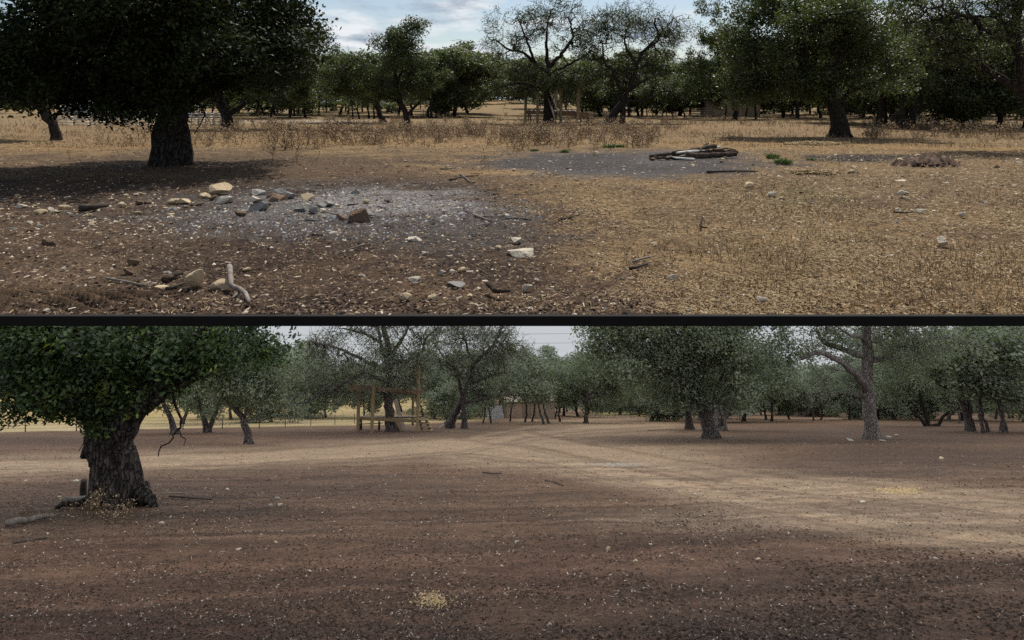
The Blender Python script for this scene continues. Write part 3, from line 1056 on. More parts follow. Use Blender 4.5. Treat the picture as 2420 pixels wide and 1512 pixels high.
build_tree('U', (2086, 301), 'oak_tree', 'straight dark trunk standing just behind the broken stump',
    [([(2086, 303), (2085, 265), (2083, 225), (2090, 180), (2100, 130)], 0.37, 0.12), ([(2084, 225), (2050, 200), (2020, 185)], 0.12, 0.05)],
    [(2110, 150, 90, 80), (2060, 195, 70, 38), (2120, 205, 60, 34)], 260, 15000, 0.10, seed=20, twigs=250)
build_tree('U', (2150, 306), 'oak_tree', 'double trunked oak with a bough reaching sideways over the dark weeds',
    [([(2150, 308), (2156, 275), (2172, 238), (2196, 198), (2212, 155), (2230, 100)], 0.30, 0.10), ([(2133, 306), (2131, 262), (2128, 230), (2140, 180)], 0.27, 0.10),
     ([(2170, 242), (2205, 158, 1), (2260, 152, 1), (2310, 160, 1)], 0.16, 0.05), ([(2196, 198), (2240, 190, -1), (2300, 185, -1)], 0.13, 0.05)],
    [(2205, 130, 145, 88), (2125, 205, 110, 40), (2290, 195, 88, 52), (2230, 215, 90, 34), (2330, 140, 60, 70)], 520, 26000, 0.085, seed=21, twigs=700, tip_r=0.009)
build_tree('U', (2452, 352), 'oak_tree', 'near oak cut by the picture edge with heavy boughs reaching in',
    [([(2452, 354), (2446, 285), (2428, 225), (2408, 150), (2398, 90), (2400, 20), (2410, -70)], 0.30, 0.13),
     ([(2400, 108), (2394, 101, 0), (2345, 84, -0.3), (2297, 70, -0.5), (2278, 48, -0.6), (2242, 43, -0.7), (2200, 30, -0.8)], 0.16, 0.05),
     ([(2428, 226), (2396, 200, 0.3), (2362, 166, 0.6), (2310, 122, 0.9), (2256, 97, 1.1), (2206, 112, 1.2)], 0.19, 0.05),
     ([(2398, 90), (2360, 40), (2320, 5)], 0.12, 0.04)],
    [(2310, 75, 120, 85), (2290, 0, 150, 60), (2190, 30, 80, 45, 0.8), (2240, 110, 85, 52), (2420, -30, 120, 90), (2360, 150, 60, 45, 0.6)], 680, 14000, 0.055, seed=22, twigs=1300, tip_r=0.008, spread=0.18)

# --- lower slope
build_tree('L', (270, 1194), 'oak_tree', 'huge oak with deeply furrowed trunk and low green leaves on the cleared lot',
    [([(272, 1198), (270, 1130), (268, 1070), (276, 1020), (300, 978), (340, 940), (388, 908), (445, 872, 0.3), (520, 826, 0.6)], 0.415, 0.12),
     ([(244, 1080), (236, 1030), (230, 985), (222, 940, -0.2), (190, 880, -0.4), (130, 815, -0.6)], 0.27, 0.10),
     ([(300, 985), (290, 930, 0.5), (300, 860, 0.9), (330, 780, 1.2), (350, 690, 1.4)], 0.22, 0.07),
     ([(230, 960), (180, 920, 0.6), (110, 890, 0.9), (40, 870, 1)], 0.14, 0.04),
     ([(445, 872, 0.3), (470, 800, 0), (520, 750, 0), (600, 720, 0)], 0.13, 0.04),
     ([(404, 905), (412, 945), (424, 985), (420, 1015), (405, 1040), (388, 1056), (372, 1082)], 0.028, 0.009),
     ([(420, 1012), (432, 1030), (434, 1052)], 0.014, 0.006), ([(414, 950), (398, 980), (396, 1010)], 0.014, 0.006),
     ([(340, 1160), (352, 1180, -0.15), (378, 1192, -0.2)], 0.15, 0.06),
     ([(225, 1172), (200, 1186, -0.2), (165, 1194, -0.4)], 0.08, 0.03),
     ([(216, 1046), (206, 1060), (208, 1080), (222, 1100)], 0.06, 0.09)],
    [(200, 850, 240, 120), (110, 935, 105, 52, 1.3), (380, 830, 190, 92), (560, 800, 125, 70, 0.45), (230, 740, 280, 90), (70, 850, 125, 95), (330, 930, 70, 40, 0.8), (240, 960, 80, 40, 1.3)],
    640, 66000, 0.043, bark='bark_mid', lmat='leaf_near', clumps=18, seed=31, twigs=800, flare=0.22, spread=0.16, sides=22, depth=0.55, bright=0.07,
    named={5: 'dead_branch', 6: 'dead_branch', 7: 'dead_branch', 8: 'root', 9: 'root', 10: 'burl'}, dead=(5, 6, 7, 8, 9, 10), attach=1.7, step=0.16)
build_tree('L', (587, 1049), 'oak_tree', 'small oak with an S bent trunk at the edge of the cleared lot',
    [([(587, 1050), (582, 1017), (573, 990), (561, 972), (544, 955), (515, 925)], 0.18, 0.07), ([(574, 992), (588, 965), (612, 935)], 0.10, 0.04),
     ([(561, 972), (570, 930), (590, 890)], 0.09, 0.03)],
    [(600, 900, 95, 58), (525, 895, 85, 55), (640, 935, 55, 26), (560, 840, 90, 45)], 320, 17000, 0.065, bark='bark_grey', lmat='leaf_grey', seed=32, twigs=350)
build_tree('L', (490, 1021), 'oak_tree', 'oak with a V of two trunks by the pasture fence',
    [([(490, 1022), (482, 990), (474, 958), (465, 920)], 0.21, 0.09), ([(492, 1020), (503, 988), (517, 958), (530, 920)], 0.19, 0.08)],
    [(485, 880, 115, 80), (425, 930, 52, 36), (540, 930, 45, 30), (480, 820, 120, 60)], 300, 18000, 0.085, bark='bark_grey', lmat='leaf_grey', seed=33, twigs=250)
build_tree('L', (410, 1025), 'oak_tree', 'curved thin oak seen past the furrowed trunk, behind the hanging dead branch',
    [([(412, 1026), (404, 990), (392, 962), (375, 935), (370, 890)], 0.20, 0.07)],
    [(400, 895, 85, 55), (350, 870, 80, 60)], 200, 9000, 0.08, bark='bark_grey', lmat='leaf_grey', seed=34, twigs=150)
build_tree('L', (925, 1019), 'oak_tree', 'grey half bare oak whose straight trunk stands inside the timber pavilion',
    [([(925, 1021), (919, 985), (917, 935), (918, 890), (922, 850), (916, 810), (905, 760)], 0.36, 0.16),
     ([(919, 868), (893, 805, 1), (882, 770, 1.3), (860, 745, 1.5)], 0.18, 0.06), ([(920, 848), (955, 802, -0.8), (975, 768, -1)], 0.18, 0.06),
     ([(922, 862), (985, 838, 0.6), (1003, 800, 0.8), (1030, 770, 0.8)], 0.15, 0.05),
     ([(918, 905), (865, 888, -0.8), (805, 918, -1.2), (760, 940, -1.4), (720, 955, -1.5)], 0.15, 0.04),
     ([(918, 882), (850, 845, -0.5), (790, 820, -0.8), (740, 810, -1)], 0.15, 0.05), ([(893, 805, 1), (850, 785), (800, 775)], 0.12, 0.04)],
    [(905, 800, 135, 62), (780, 855, 112, 62), (850, 915, 95, 30, 1.3), (1005, 820, 62, 52), (738, 905, 62, 46), (960, 888, 55, 44, 1.4), (925, 885, 85, 34, 1.2, -1.9), (960, 925, 30, 16, 0.8, -1.7), (900, 740, 160, 60)],
    1500, 26000, 0.06, bark='bark_grey', lmat='leaf_grey', seed=35, twigs=2800, wig=0.2, tip_r=0.010, flare=0.5, spread=0.24)
build_tree('L', (1097, 1013), 'oak_tree', 'crooked oak with a second leaning trunk behind the grey leaning boards',
    [([(1097, 1015), (1096, 982), (1095, 945), (1098, 925), (1112, 890), (1120, 860), (1150, 832), (1175, 800), (1190, 760)], 0.24, 0.08),
     ([(1058, 1008, 1), (1076, 972, 0.6), (1094, 942, 0)], 0.34, 0.22),
     ([(1094, 942), (1086, 902, -0.5), (1078, 872, -0.8), (1058, 858, -1), (1040, 830, -1)], 0.18, 0.06),
     ([(1108, 908), (1150, 890, 0.6), (1195, 878, 1)], 0.17, 0.05), ([(1100, 950), (1150, 942, -0.6), (1182, 934, -0.8), (1216, 941, -0.8)], 0.13, 0.04),
     ([(1120, 860), (1095, 800, 1), (1090, 750, 1)], 0.13, 0.04)],
    [(1105, 810, 95, 58), (1185, 805, 68, 48), (1045, 860, 64, 46), (1180, 885, 62, 42), (1110, 750, 120, 50), (1090, 880, 60, 40)],
    1200, 17000, 0.06, bark='bark_grey', lmat='leaf_grey', seed=36, twigs=2600, wig=0.22, tip_r=0.010, flare=0.4, spread=0.24)
build_tree('L', (1384, 1000), 'oak_tree', 'slim straight oak under dense foliage at the bend of the dirt track',
    [([(1384, 1001), (1385, 975), (1385, 945), (1390, 900), (1400, 850)], 0.21, 0.10), ([(1386, 940), (1430, 900), (1470, 870)], 0.12, 0.05), ([(1386, 945), (1350, 915), (1320, 890)], 0.10, 0.04)],
    [(1400, 880, 95, 75), (1345, 925, 52, 42), (1450, 905, 70, 55), (1400, 960, 55, 14, 0.7)], 420, 26000, 0.10, bark='bark_grey', lmat='leaf_grey', seed=37, twigs=250)
build_tree('L', (1679, 1037), 'oak_tree', 'big dark green oak with a flared leaning trunk over shaded bare dirt',
    [([(1681, 1039), (1673, 1003), (1660, 968), (1645, 942), (1632, 900), (1636, 850), (1640, 790)], 0.36, 0.14),
     ([(1670, 992), (1688, 962, 0.4), (1692, 930, 0.6), (1720, 880, 0.8)], 0.15, 0.06), ([(1640, 930), (1570, 880, -0.6), (1500, 850, -1)], 0.18, 0.05),
     ([(1634, 870), (1700, 830, 0.8), (1760, 800, 1)], 0.15, 0.05)],
    [(1640, 840, 165, 95), (1510, 835, 135, 85), (1440, 800, 85, 55), (1755, 850, 112, 105), (1640, 928, 115, 34), (1560, 760, 200, 70), (1720, 770, 150, 70)],
    860, 72000, 0.075, bark='bark_grey', lmat='leaf_grey', clumps=18, seed=38, twigs=450, flare=0.7, sides=16)
build_tree('L', (1630, 1015), 'oak_tree', 'upright dark trunk close behind the flared leaning oak',
    [([(1630, 1017), (1626, 978), (1628, 940), (1622, 890)], 0.30, 0.14)], [(1610, 885, 88, 62), (1570, 920, 60, 36)], 220, 14000, 0.10, bark='bark_grey', lmat='leaf_grey', seed=39, twigs=150)
build_tree('L', (1714, 1018), 'oak_tree', 'pale barked oak with a slanting second trunk beside the flared oak',
    [([(1714, 1020), (1709, 988), (1704, 960), (1708, 900)], 0.17, 0.10), ([(1703, 1014, 0.4), (1712, 985, 0.4), (1742, 950, 0.6), (1765, 905, 0.8)], 0.18, 0.09), ([(1690, 1017, -0.3), (1694, 980), (1690, 940), (1680, 890)], 0.22, 0.1)],
    [(1755, 890, 90, 66), (1700, 880, 70, 50), (1810, 930, 52, 36)], 280, 15000, 0.09, bark='bark_pale', lmat='leaf_grey', seed=40, twigs=200)
build_tree('L', (2062, 1036), 'oak_tree', 'tall pale trunked oak with dark boughs curving sideways and pale roots',
    [([(2062, 1038), (2058, 1000), (2052, 960), (2047, 920), (2047, 880), (2052, 840), (2048, 800), (2050, 760), (2060, 690)], 0.37, 0.18),
     ([(2045, 922), (2030, 905, -0.4), (2002, 882, -0.7), (1975, 860, -0.9), (1945, 846, -1), (1908, 834, -1), (1876, 848, -1)], 0.25, 0.10),
     ([(2050, 842), (2012, 830, 0.4), (1990, 816, 0.7), (1965, 806, 0.9), (1952, 780, 1)], 0.20, 0.08),
     ([(2050, 812), (2018, 798, -0.6), (1990, 796, -0.9), (1950, 770, -1)], 0.13, 0.05),
     ([(2058, 850), (2085, 845, 0.5), (2120, 835, 0.7), (2142, 815, 0.8), (2185, 816, 0.9), (2232, 826, 1), (2270, 812, 1)], 0.19, 0.07),
     ([(2050, 770), (2090, 740), (2140, 720)], 0.16, 0.05), ([(2048, 940), (2000, 930), (1940, 925), (1900, 935)], 0.10, 0.03)],
    [(1955, 785, 105, 62), (1925, 840, 75, 42, 0.6), (2110, 780, 110, 75), (2215, 800, 110, 62), (2060, 690, 170, 80), (1960, 905, 80, 34, 0.5), (2130, 860, 60, 40, 0.6)],
    760, 21000, 0.065, bark='bark_pale', lmat='leaf_grey', seed=41, twigs=1100, flare=0.55, sides=16, tip_r=0.009, wig=0.16)
build_tree('L', (2193, 1007), 'oak_tree', 'clump of curved low trunks fanning out from one root in deep shade',
    [([(2193, 1009), (2186, 975), (2176, 945), (2170, 900)], 0.21, 0.09), ([(2183, 1008, -0.3), (2166, 985, -0.3), (2140, 974, -0.4), (2105, 964, -0.5)], 0.15, 0.06),
     ([(2218, 1004), (2226, 986), (2242, 974), (2266, 962), (2290, 925)], 0.14, 0.06)],
    [(2180, 890, 130, 70), (2110, 940, 52, 28), (2270, 900, 80, 52), (2160, 835, 120, 50)], 420, 21000, 0.08, bark='bark_dark', lmat='leaf_grey', seed=42, twigs=500)
build_tree('L', (2292, 1019), 'oak_tree', 'stout leaning dark oak crowned with hanging grey green leaves',
    [([(2292, 1021), (2284, 985), (2272, 950), (2250, 920), (2215, 905)], 0.28, 0.10), ([(2272, 950), (2285, 900), (2300, 840)], 0.16, 0.05), ([(2303, 1018), (2292, 980), (2286, 930), (2290, 870)], 0.12, 0.07)],
    [(2330, 865, 115, 90), (2240, 880, 80, 55), (2392, 900, 66, 80), (2330, 780, 130, 60)], 460, 26000, 0.085, bark='bark_grey', lmat='leaf_grey', seed=43, twigs=500)

# --- repeated trees: a few kinds, copied
GEN = {}


def generic(kind, bark, lmat, seed, h, spread_x, leaves, leaf, tips=190, bare=False, slender=False):
    rs = random.Random(seed)
    lean = rs.uniform(-1.3, 1.3)
    r = 0.10 if slender else 0.15
    low = (not slender) and seed % 4 in (1, 2)
    zt = h * ((0.24 if low else 0.34) if not slender else 0.45)
    polys = [([(0, 0, 0), (lean * 0.15 + rs.uniform(-0.25, 0.25), rs.uniform(-0.3, 0.3), zt * 0.5), (lean * 0.7, 0, zt), (lean, -0.2, h * 0.75)], r, r * 0.35)]
    if not slender:
        for k in range(4):
            a = rs.uniform(0, 6.28)
            polys.append(([(lean * 0.6, 0, zt * 0.9), (lean + math.cos(a) * spread_x * 0.3, math.sin(a) * spread_x * 0.3, h * 0.52), (lean + math.cos(a) * spread_x * 0.65, math.sin(a) * spread_x * 0.65, h * 0.68)], r * 0.55, r * 0.2))
    ells = []
    for k in range(11 if low else 7):
        a = rs.uniform(0, 6.28)
        q = rs.uniform(0.15, 0.65) * spread_x
        zz = (rs.uniform(0.2, 0.32) if low and k < 3 else rs.uniform(0.3 if low else 0.42, 0.86)) * h
        ells.append((lean + math.cos(a) * q, math.sin(a) * q, zz, spread_x * rs.uniform(0.35, 0.6), spread_x * rs.uniform(0.35, 0.6), h * rs.uniform(0.13, 0.2), 1.0))
    parts = tree_parts(polys, ells, tips, seed, leaves, leaf, spread=0.36, twigs=tips, tip_r=0.014, attach=zt * 0.6, sides=8, wig=0.16)
    root = empty('oak_tree', (0, 0, -900), 'oak', 'tree')
    allt = Tubes()
    for tb in parts['tubes'].values():
        for v, q in zip(tb.v, tb.q):
            pass
    tb = Tubes()
    off = 0
    vs, qs = [], []
    for t in parts['tubes'].values():
        v = np.concatenate(t.v); q = np.concatenate(t.q)
        vs.append(v); qs.append(q + off); off += len(v)
    link_mesh('trunk', mesh_np('trunk', np.concatenate(vs), np.concatenate(qs), smooth=True), M[bark], root)
    v, q, tone = parts['leaf']
    link_mesh('crown', mesh_np('crown', v, q, face_attr=tone), M[lmat], root)
    GEN[kind] = (root, h)


for i in range(4):
    generic('oakU%d' % i, 'bark_dark', 'leaf_oak_far', 100 + i, 8.0, 4.6, 15000, 0.14)
for i in range(4):
    generic('oakL%d' % i, 'bark_grey', 'leaf_far_hazed', 120 + i, 8.0, 4.6, 15000, 0.13)
for i in range(3):
    generic('slimU%d' % i, 'bark_dark', 'leaf_oak', 140 + i, 6.5, 2.4, 5000, 0.12, tips=110, slender=True)
for i in range(3):
    generic('slimL%d' % i, 'bark_grey', 'leaf_grey', 150 + i, 6.5, 2.4, 4500, 0.11, tips=130, slender=True)
generic('bareU', 'bark_dark', 'leaf_oak_far', 163, 8.0, 4.6, 3500, 0.12, tips=420)
generic('bareL', 'bark_grey', 'leaf_far_hazed', 167, 8.0, 4.6, 3500, 0.11, tips=420)
used = set()
LM = {'U': [(100, 'the bent leaning oak'), (330, 'the pipe corral'), (480, 'the massive oak trunk'), (620, 'the low forking oak'), (800, 'the far gravel strip'), (1010, 'the tall crowned oak'),
            (1150, 'the open pasture gap'), (1380, 'the timber platform'), (1560, 'the twisted oak'), (1820, 'the tan shed'), (2060, 'the flared oak'), (2230, 'the double trunked oak'), (9999, 'the dark shaded weeds')],
      'L': [(330, 'the furrowed oak'), (540, 'the V trunked oak'), (700, 'the S bent oak'), (830, 'the brush pile'), (1010, 'the timber pavilion'), (1180, 'the crooked oak'),
            (1340, 'the tan shed'), (1460, 'the slim straight oak'), (1800, 'the flared leaning oak'), (1990, 'the red dirt mound'), (2130, 'the tall pale oak'), (9999, 'the shaded thicket')]}


def near(W, px):
    return next(t for lim, t in LM[W] if px < lim)




def place(W, kind, px, py, h, rz, label, group, d=None, wide=1.0):
    src, hh = GEN[kind]
    p = at(W, px, py, d)
    s = h / hh
    if d is not None:
        big = 'tall' if h > 9 else 'middling' if h > 7 else 'short'
        label = '%s %s, %s %s' % (big, label, 'beyond' if group.startswith('far') else 'behind', near(W, px))
    sc = (s * wide, s * wide, s)
    if kind not in used:
        used.add(kind)
        src.location = p; src.rotation_euler = (0, 0, rz); src.scale = sc
        src['label'] = label; src['group'] = group
        return src
    return copy_tree(src, p, rz, sc, label, group)


# the woods far behind, too dense to count: one mass for each level
WOOD = {'U': [[], [], 0], 'L': [[], [], 0]}
_LOW = {}


def low_tree(kind):
    if kind not in _LOW:
        root, h = GEN[kind]
        me = next(c for c in root.children if c.name.startswith('crown')).data
        v = np.empty(len(me.vertices) * 3, dtype=np.float32); me.vertices.foreach_get('co', v)
        t = np.empty(len(me.polygons), dtype=np.float32); me.attributes['tone'].data.foreach_get('value', t)
        q = v.reshape(-1, 4, 3)
        k = np.random.default_rng(4).choice(len(q), min(1500, len(q)), replace=False)
        q = q[k]; t = t[k]
        c = q.mean(1, keepdims=True)
        q = c + (q - c) * 2.3
        a = np.linspace(0, 2 * np.pi, 5, endpoint=False)
        zz = np.array([-0.5, 0.3, 1.5, 3.2])
        rr = np.array([0.2, 0.14, 0.12, 0.06])
        tv = np.stack([np.cos(a)[None] * rr[:, None], np.sin(a)[None] * rr[:, None], np.repeat(zz[:, None], 5, 1)], -1).reshape(-1, 3)
        i = np.arange(20).reshape(4, 5)
        tq = np.stack([i[:-1], np.roll(i, -1, 1)[:-1], np.roll(i, -1, 1)[1:], i[1:]], -1).reshape(-1, 4)
        V = np.concatenate([q.reshape(-1, 3), tv])
        Q = np.concatenate([np.arange(len(q) * 4).reshape(-1, 4), tq + len(q) * 4])
        _LOW[kind] = (V, Q, np.concatenate([t, np.zeros(len(tq))]), h)
    return _LOW[kind]


def wood(W, kind, px, h, rz, d, wide):
    V, Q, t, hh = low_tree(kind)
    p = np.array(at(W, px, 0, d))
    if wide >= 1.5:
        p[2] -= 0.16 * h      # brush: branches down to the ground
    k = h / hh
    c, n = math.cos(rz), math.sin(rz)
    v = np.stack([(V[:, 0] * c - V[:, 1] * n) * k * wide, (V[:, 0] * n + V[:, 1] * c) * k * wide, V[:, 2] * k], 1) + p
    w = WOOD[W]
    w[0].append(v); w[1].append((Q + w[2], t)); w[2] += len(V)


# upper: named mid-distance copies
R2 = random.Random(5)
for px, py, h, k, lab in ((640, 279, 9.5, 0, 'short trunked dark oaks behind the forking oak'), (683, 279, 8.6, 1, 'short trunked dark oaks behind the forking oak'), (722, 277, 9.0, 2, 'short trunked dark oaks behind the forking oak')):
    place('U', 'oakU%d' % k, px, py, h, R2.uniform(0, 6), 'dark low crowned oak in the row behind the forking oak', 'oaks behind the forking oak')
for px, py in ((834, 281), (849, 281), (871, 280), (884, 281), (1031, 279)):
    place('U', 'slimU%d' % R2.randrange(3), px, py, R2.uniform(6.5, 8), R2.uniform(0, 6), 'thin trunked oak seen under the crown of the tall crowned oak', 'thin oaks under the tall crown')
for px, py in ((1527, 279), (1541, 277), (1563, 280), (1577, 281), (1590, 280), (1361, 276), (1385, 277)):
    place('U', 'slimU%d' % R2.randrange(3), px, py, R2.uniform(4.6, 6.2), R2.uniform(0, 6), 'slender shaded oak between the twisted oak and the tan shed', 'slender oaks by the twisted oak', wide=1.2)
for px, py in ((1618, 278), (1660, 275), (1712, 282), (1760, 280), (1786, 281)):
    place('U', 'slimU%d' % R2.randrange(3), px, py, R2.uniform(6.0, 7.8), R2.uniform(0, 6), 'dark slender oak in front of the tan shed wall', 'slender oaks by the tan shed', wide=1.25)
for px, py, h in ((1852, 273, 8.5), (1874, 273, 9.5), (2172, 280, 7.5), (2255, 274, 8)):
    place('U', 'oakU%d' % R2.randrange(4), px, py, h, R2.uniform(0, 6), 'mid distance oak behind the large flared oak', 'oaks behind the flared oak')
# far lines
for i in range(96):
    px = -160 + 2740 * (i + R2.uniform(-0.3, 0.3)) / 95.0
    d = R2.uniform(98, 160)
    h = R2.uniform(7.5, 10.5)
    if 1120 < px < 1260 or 0 < px < 330:
        d = R2.uniform(190, 230); h = R2.uniform(8, 11)
    if 760 < px < 1120:
        d = R2.uniform(130, 170); h = R2.uniform(6.5, 8.5)
    if d > 122:
        wood('U', 'oakU%d' % R2.randrange(4), px, h, R2.uniform(0, 6), d, R2.uniform(1.0, 1.35))
        continue
    place('U', 'oakU%d' % R2.randrange(4), px, 0, h, R2.uniform(0, 6), 'oak of the dark tree line', 'far oaks behind the dry pasture', d=d, wide=R2.uniform(1.0, 1.35))
for i in range(60):
    px = -200 + 2820 * (i + R2.uniform(-0.3, 0.3)) / 60.0
    wood('U', 'oakU%d' % R2.randrange(4), px, R2.uniform(4.0, 5.5), R2.uniform(0, 6), R2.uniform(225, 250) if 1120 < px < 1260 else R2.uniform(165, 215), R2.uniform(1.5, 2.0))
for i in range(40):
    px = 600 + 1900 * (i + R2.uniform(-0.4, 0.4)) / 40.0
    if 1105 < px < 1262:
        continue
    d = R2.uniform(103, 118) if 1380 < px < 1830 else R2.uniform(84, 104) if px > 1300 else R2.uniform(98, 125)
    place('U', R2.choice(('oakU0', 'oakU3', 'bareU', 'oakU0', 'oakU1', 'oakU2', 'bareU')), px, 0, R2.uniform(7.2, 9.4), R2.uniform(0, 6), 'leafy oak of the nearer belt', 'oaks of the nearer tree belt', d=d, wide=R2.uniform(1.15, 1.5))
for i in range(70):
    px = -200 + 2820 * (i + R2.uniform(-0.3, 0.3)) / 70.0
    wood('U', 'oakU%d' % R2.choice((1, 2)), px, R2.uniform(2.2, 3.2), R2.uniform(0, 6), R2.uniform(205, 250), R2.uniform(2.4, 3.2))
for i in range(34):
    px = 430 + 2000 * (i + R2.uniform(-0.4, 0.4)) / 34.0
    if 1100 < px < 1270:
        continue
    wood('U', 'oakU%d' % R2.choice((1, 2)), px, R2.uniform(2.2, 4.2), R2.uniform(0, 6), R2.uniform(118, 150), R2.uniform(1.5, 2.4))
for px, d, h in ((1040, 100, 9.6), (1072, 108, 11.2), (1105, 118, 11.0), (1020, 92, 8.2), (1135, 165, 11), (1160, 185, 11), (1185, 215, 11), (1210, 220, 12), (1235, 190, 11), (1255, 170, 10.5), (1150, 230, 12), (1225, 235, 13), (1175, 238, 13)):
    place('U', 'oakU%d' % R2.randrange(4), px, 0, h, R2.uniform(0, 6), 'oak standing over the pale pasture', 'oaks over the pasture gap', d=d, wide=1.2)
for px, d, h in ((1990, 70, 9.6), (2070, 62, 9.2), (2140, 66, 9.8), (2210, 60, 8.8), (2270, 58, 8.6), (2350, 52, 7.6), (2420, 50, 7.8)):
    place('U', 'oakU%d' % R2.randrange(4), px, 0, h, R2.uniform(0, 6), 'dense dark oak closing the pasture', 'dense oaks closing the pasture', d=d, wide=1.35)
# bushes at the right
for px, py, h in ((2335, 272, 4.2), (2372, 268, 5.0), (2310, 268, 3.4), (2412, 274, 5.5)):
    place('U', 'oakU%d' % R2.randrange(4), px, py, h, R2.uniform(0, 6), 'low rounded brush thicket behind the dark weeds', 'brush behind the dark weeds', wide=1.4)

# lower: copies
for px, py, h in ((1141, 1000, 5), (1205, 996, 6), (1241, 997, 6.5), (1257, 996, 6.5), (1286, 1003, 7), (1297, 1001, 7), (1310, 989, 7.5), (1323, 996, 7), (1160, 1000, 5.5)):
    place('L', 'slimL%d' % R2.randrange(3), px, py, h, R2.uniform(0, 6), 'slender grey oak in the grove before the tan shed', 'slender oaks before the tan shed', wide=1.2)
for px, py, h in ((2322, 1022, 6.5), (2337, 1020, 6.5), (2366, 1023, 7), (2379, 1022, 7), (2266, 1000, 6)):
    place('L', 'slimL%d' % R2.randrange(3), px, py, h, R2.uniform(0, 6), 'slender trunk in the shaded thicket, %s' % {2322: 'just past the stout leaning oak', 2337: 'second past the stout leaning oak', 2366: 'last but one at the picture edge', 2379: 'last at the picture edge', 2266: 'before the stout leaning oak'}[px], 'slender trunks of the shaded thicket', wide=1.2)
for px, py, h in ((1510, 984, 7.0), (1575, 990, 6.0), (1604, 991, 6)):
    place('L', 'oakL%d' % R2.randrange(4), px, py, h, R2.uniform(0, 6), 'small oak beyond the bend of the dirt track', 'oaks beyond the track bend')
for px, py, h in ((1905, 985, 7), (1938, 985, 8), (1962, 984, 7.5), (1862, 985, 7)):
    place('L', 'oakL%d' % R2.randrange(4), px, py, h, R2.uniform(0, 6), 'oak standing before the red dirt mound', 'oaks before the red dirt mound')
for px, py, h in ((1025, 990, 6.5), (1055, 988, 7), (860, 988, 6.2), (1000, 985, 7.5)):
    place('L', 'oakL%d' % R2.randrange(4), px, py, h, R2.uniform(0, 6), 'dark oak behind the timber pavilion', 'oaks behind the timber pavilion')
for px in (612, 628, 640, 655, 668, 682, 700, 716, 735, 752, 768, 790, 812, 840, 880):
    place('L', 'slimL%d' % R2.randrange(3), px, 0, R2.uniform(5, 7), R2.uniform(0, 6), 'thin oak on the yellow rise', 'thin oaks beyond the yellow field', d=R2.uniform(150, 185), wide=1.7)
for i in range(26):
    px = 300 + 800 * (i + R2.uniform(-0.3, 0.3)) / 26.0
    wood('L', 'oakL%d' % R2.randrange(4), px, R2.uniform(8, 10.5), R2.uniform(0, 6), R2.uniform(185, 240), R2.uniform(1.1, 1.4))
for i in range(56):
    px = 1400 + 1180 * (i + R2.uniform(-0.3, 0.3)) / 56.0
    wood('L', 'oakL%d' % R2.randrange(4), px, R2.uniform(4.5, 6.0), R2.uniform(0, 6), R2.uniform(150, 215), R2.uniform(1.5, 2.0))
for i in range(34):
    px = 380 + 1040 * (i + R2.uniform(-0.3, 0.3)) / 34.0
    wood('L', 'oakL%d' % R2.randrange(4), px, R2.uniform(5, 6.5), R2.uniform(0, 6), R2.uniform(195, 250), R2.uniform(1.6, 2.1))
for i in range(40):
    px = 940 + 1560 * (i + R2.uniform(-0.4, 0.4)) / 40.0
    if 1360 < px < 1500:
        continue
    tall = 0.62 if 1800 < px < 2095 else 1.0
    place('L', R2.choice(('oakL0', 'oakL3', 'bareL', 'oakL0', 'oakL1', 'oakL2', 'bareL')), px, 0, tall * R2.uniform(7.4, 9.6), R2.uniform(0, 6), 'leafy grey oak of the lot belt', 'oaks of the belt round the lot', d=R2.uniform(94, 112) if 940 < px < 1350 else R2.uniform(74, 102), wide=R2.uniform(1.15, 1.5))
for px, d, h in ((640, 75, 7.5), (690, 92, 8.5), (770, 88, 7.5), (430, 70, 7.5), (545, 82, 8)):
    place('L', 'oakL%d' % R2.randrange(4), px, 0, h, R2.uniform(0, 6), 'grey oak in the yellow field', 'oaks behind the wire fence', d=d, wide=1.3)
for i in range(64):
    px = 1060 + 1520 * (i + R2.uniform(-0.3, 0.3)) / 64.0
    d = R2.uniform(125, 175) if 1800 < px < 2095 else R2.uniform(105, 165)
    h, wd, kd = R2.uniform(7.5, 10), R2.uniform(1.05, 1.35), 'oakL%d' % R2.randrange(4)
    if d > 130:
        wood('L', kd, px, h, R2.uniform(0, 6), d, wd)
        continue
    place('L', kd, px, 0, h, R2.uniform(0, 6), 'oak of the far lot line', 'far oaks behind the dirt lot', d=d, wide=wd)
for i in range(9):
    px = -120 + 460 * i / 8.0
    place('L', 'oakL%d' % R2.randrange(4), px, 0, R2.uniform(6, 8), R2.uniform(0, 6), 'oak across the pasture', 'oaks across the pasture', d=R2.uniform(120, 160), wide=1.25)

for W, mt, lab in (('U', 'leaf_oak_far', 'far dark oak wood closing off the dry pasture'), ('L', 'leaf_far_hazed', 'far grey green oak wood round the cleared lot')):
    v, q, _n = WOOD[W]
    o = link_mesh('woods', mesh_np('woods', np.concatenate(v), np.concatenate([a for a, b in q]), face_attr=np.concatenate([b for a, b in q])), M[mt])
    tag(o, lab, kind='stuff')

# ------------------------------------------------------------------ rocks


def rock_mesh(name, seed, sub=2, flat=0.6, cuts=13, rough=0.16):
    import bmesh
    bm = bmesh.new()
    bmesh.ops.create_icosphere(bm, subdivisions=sub, radius=1.0)
    rs = np.random.default_rng(seed)
    v = np.array([p.co[:] for p in bm.verts])
    for _ in range(cuts):
        nrm = rs.normal(size=3); nrm /= np.linalg.norm(nrm)
        dd = rs.uniform(0.30, 0.8)
        ex = np.maximum(0, v @ nrm - dd)
        v = v - ex[:, None] * nrm
    v *= (1 + rough * (rs.random((len(v), 1)) - 0.5))
    v /= np.abs(v).max(axis=0)
    for p, c in zip(bm.verts, v):
        p.co = c
    me = bpy.data.meshes.new(name)
    bm.to_mesh(me); bm.free()
    return me


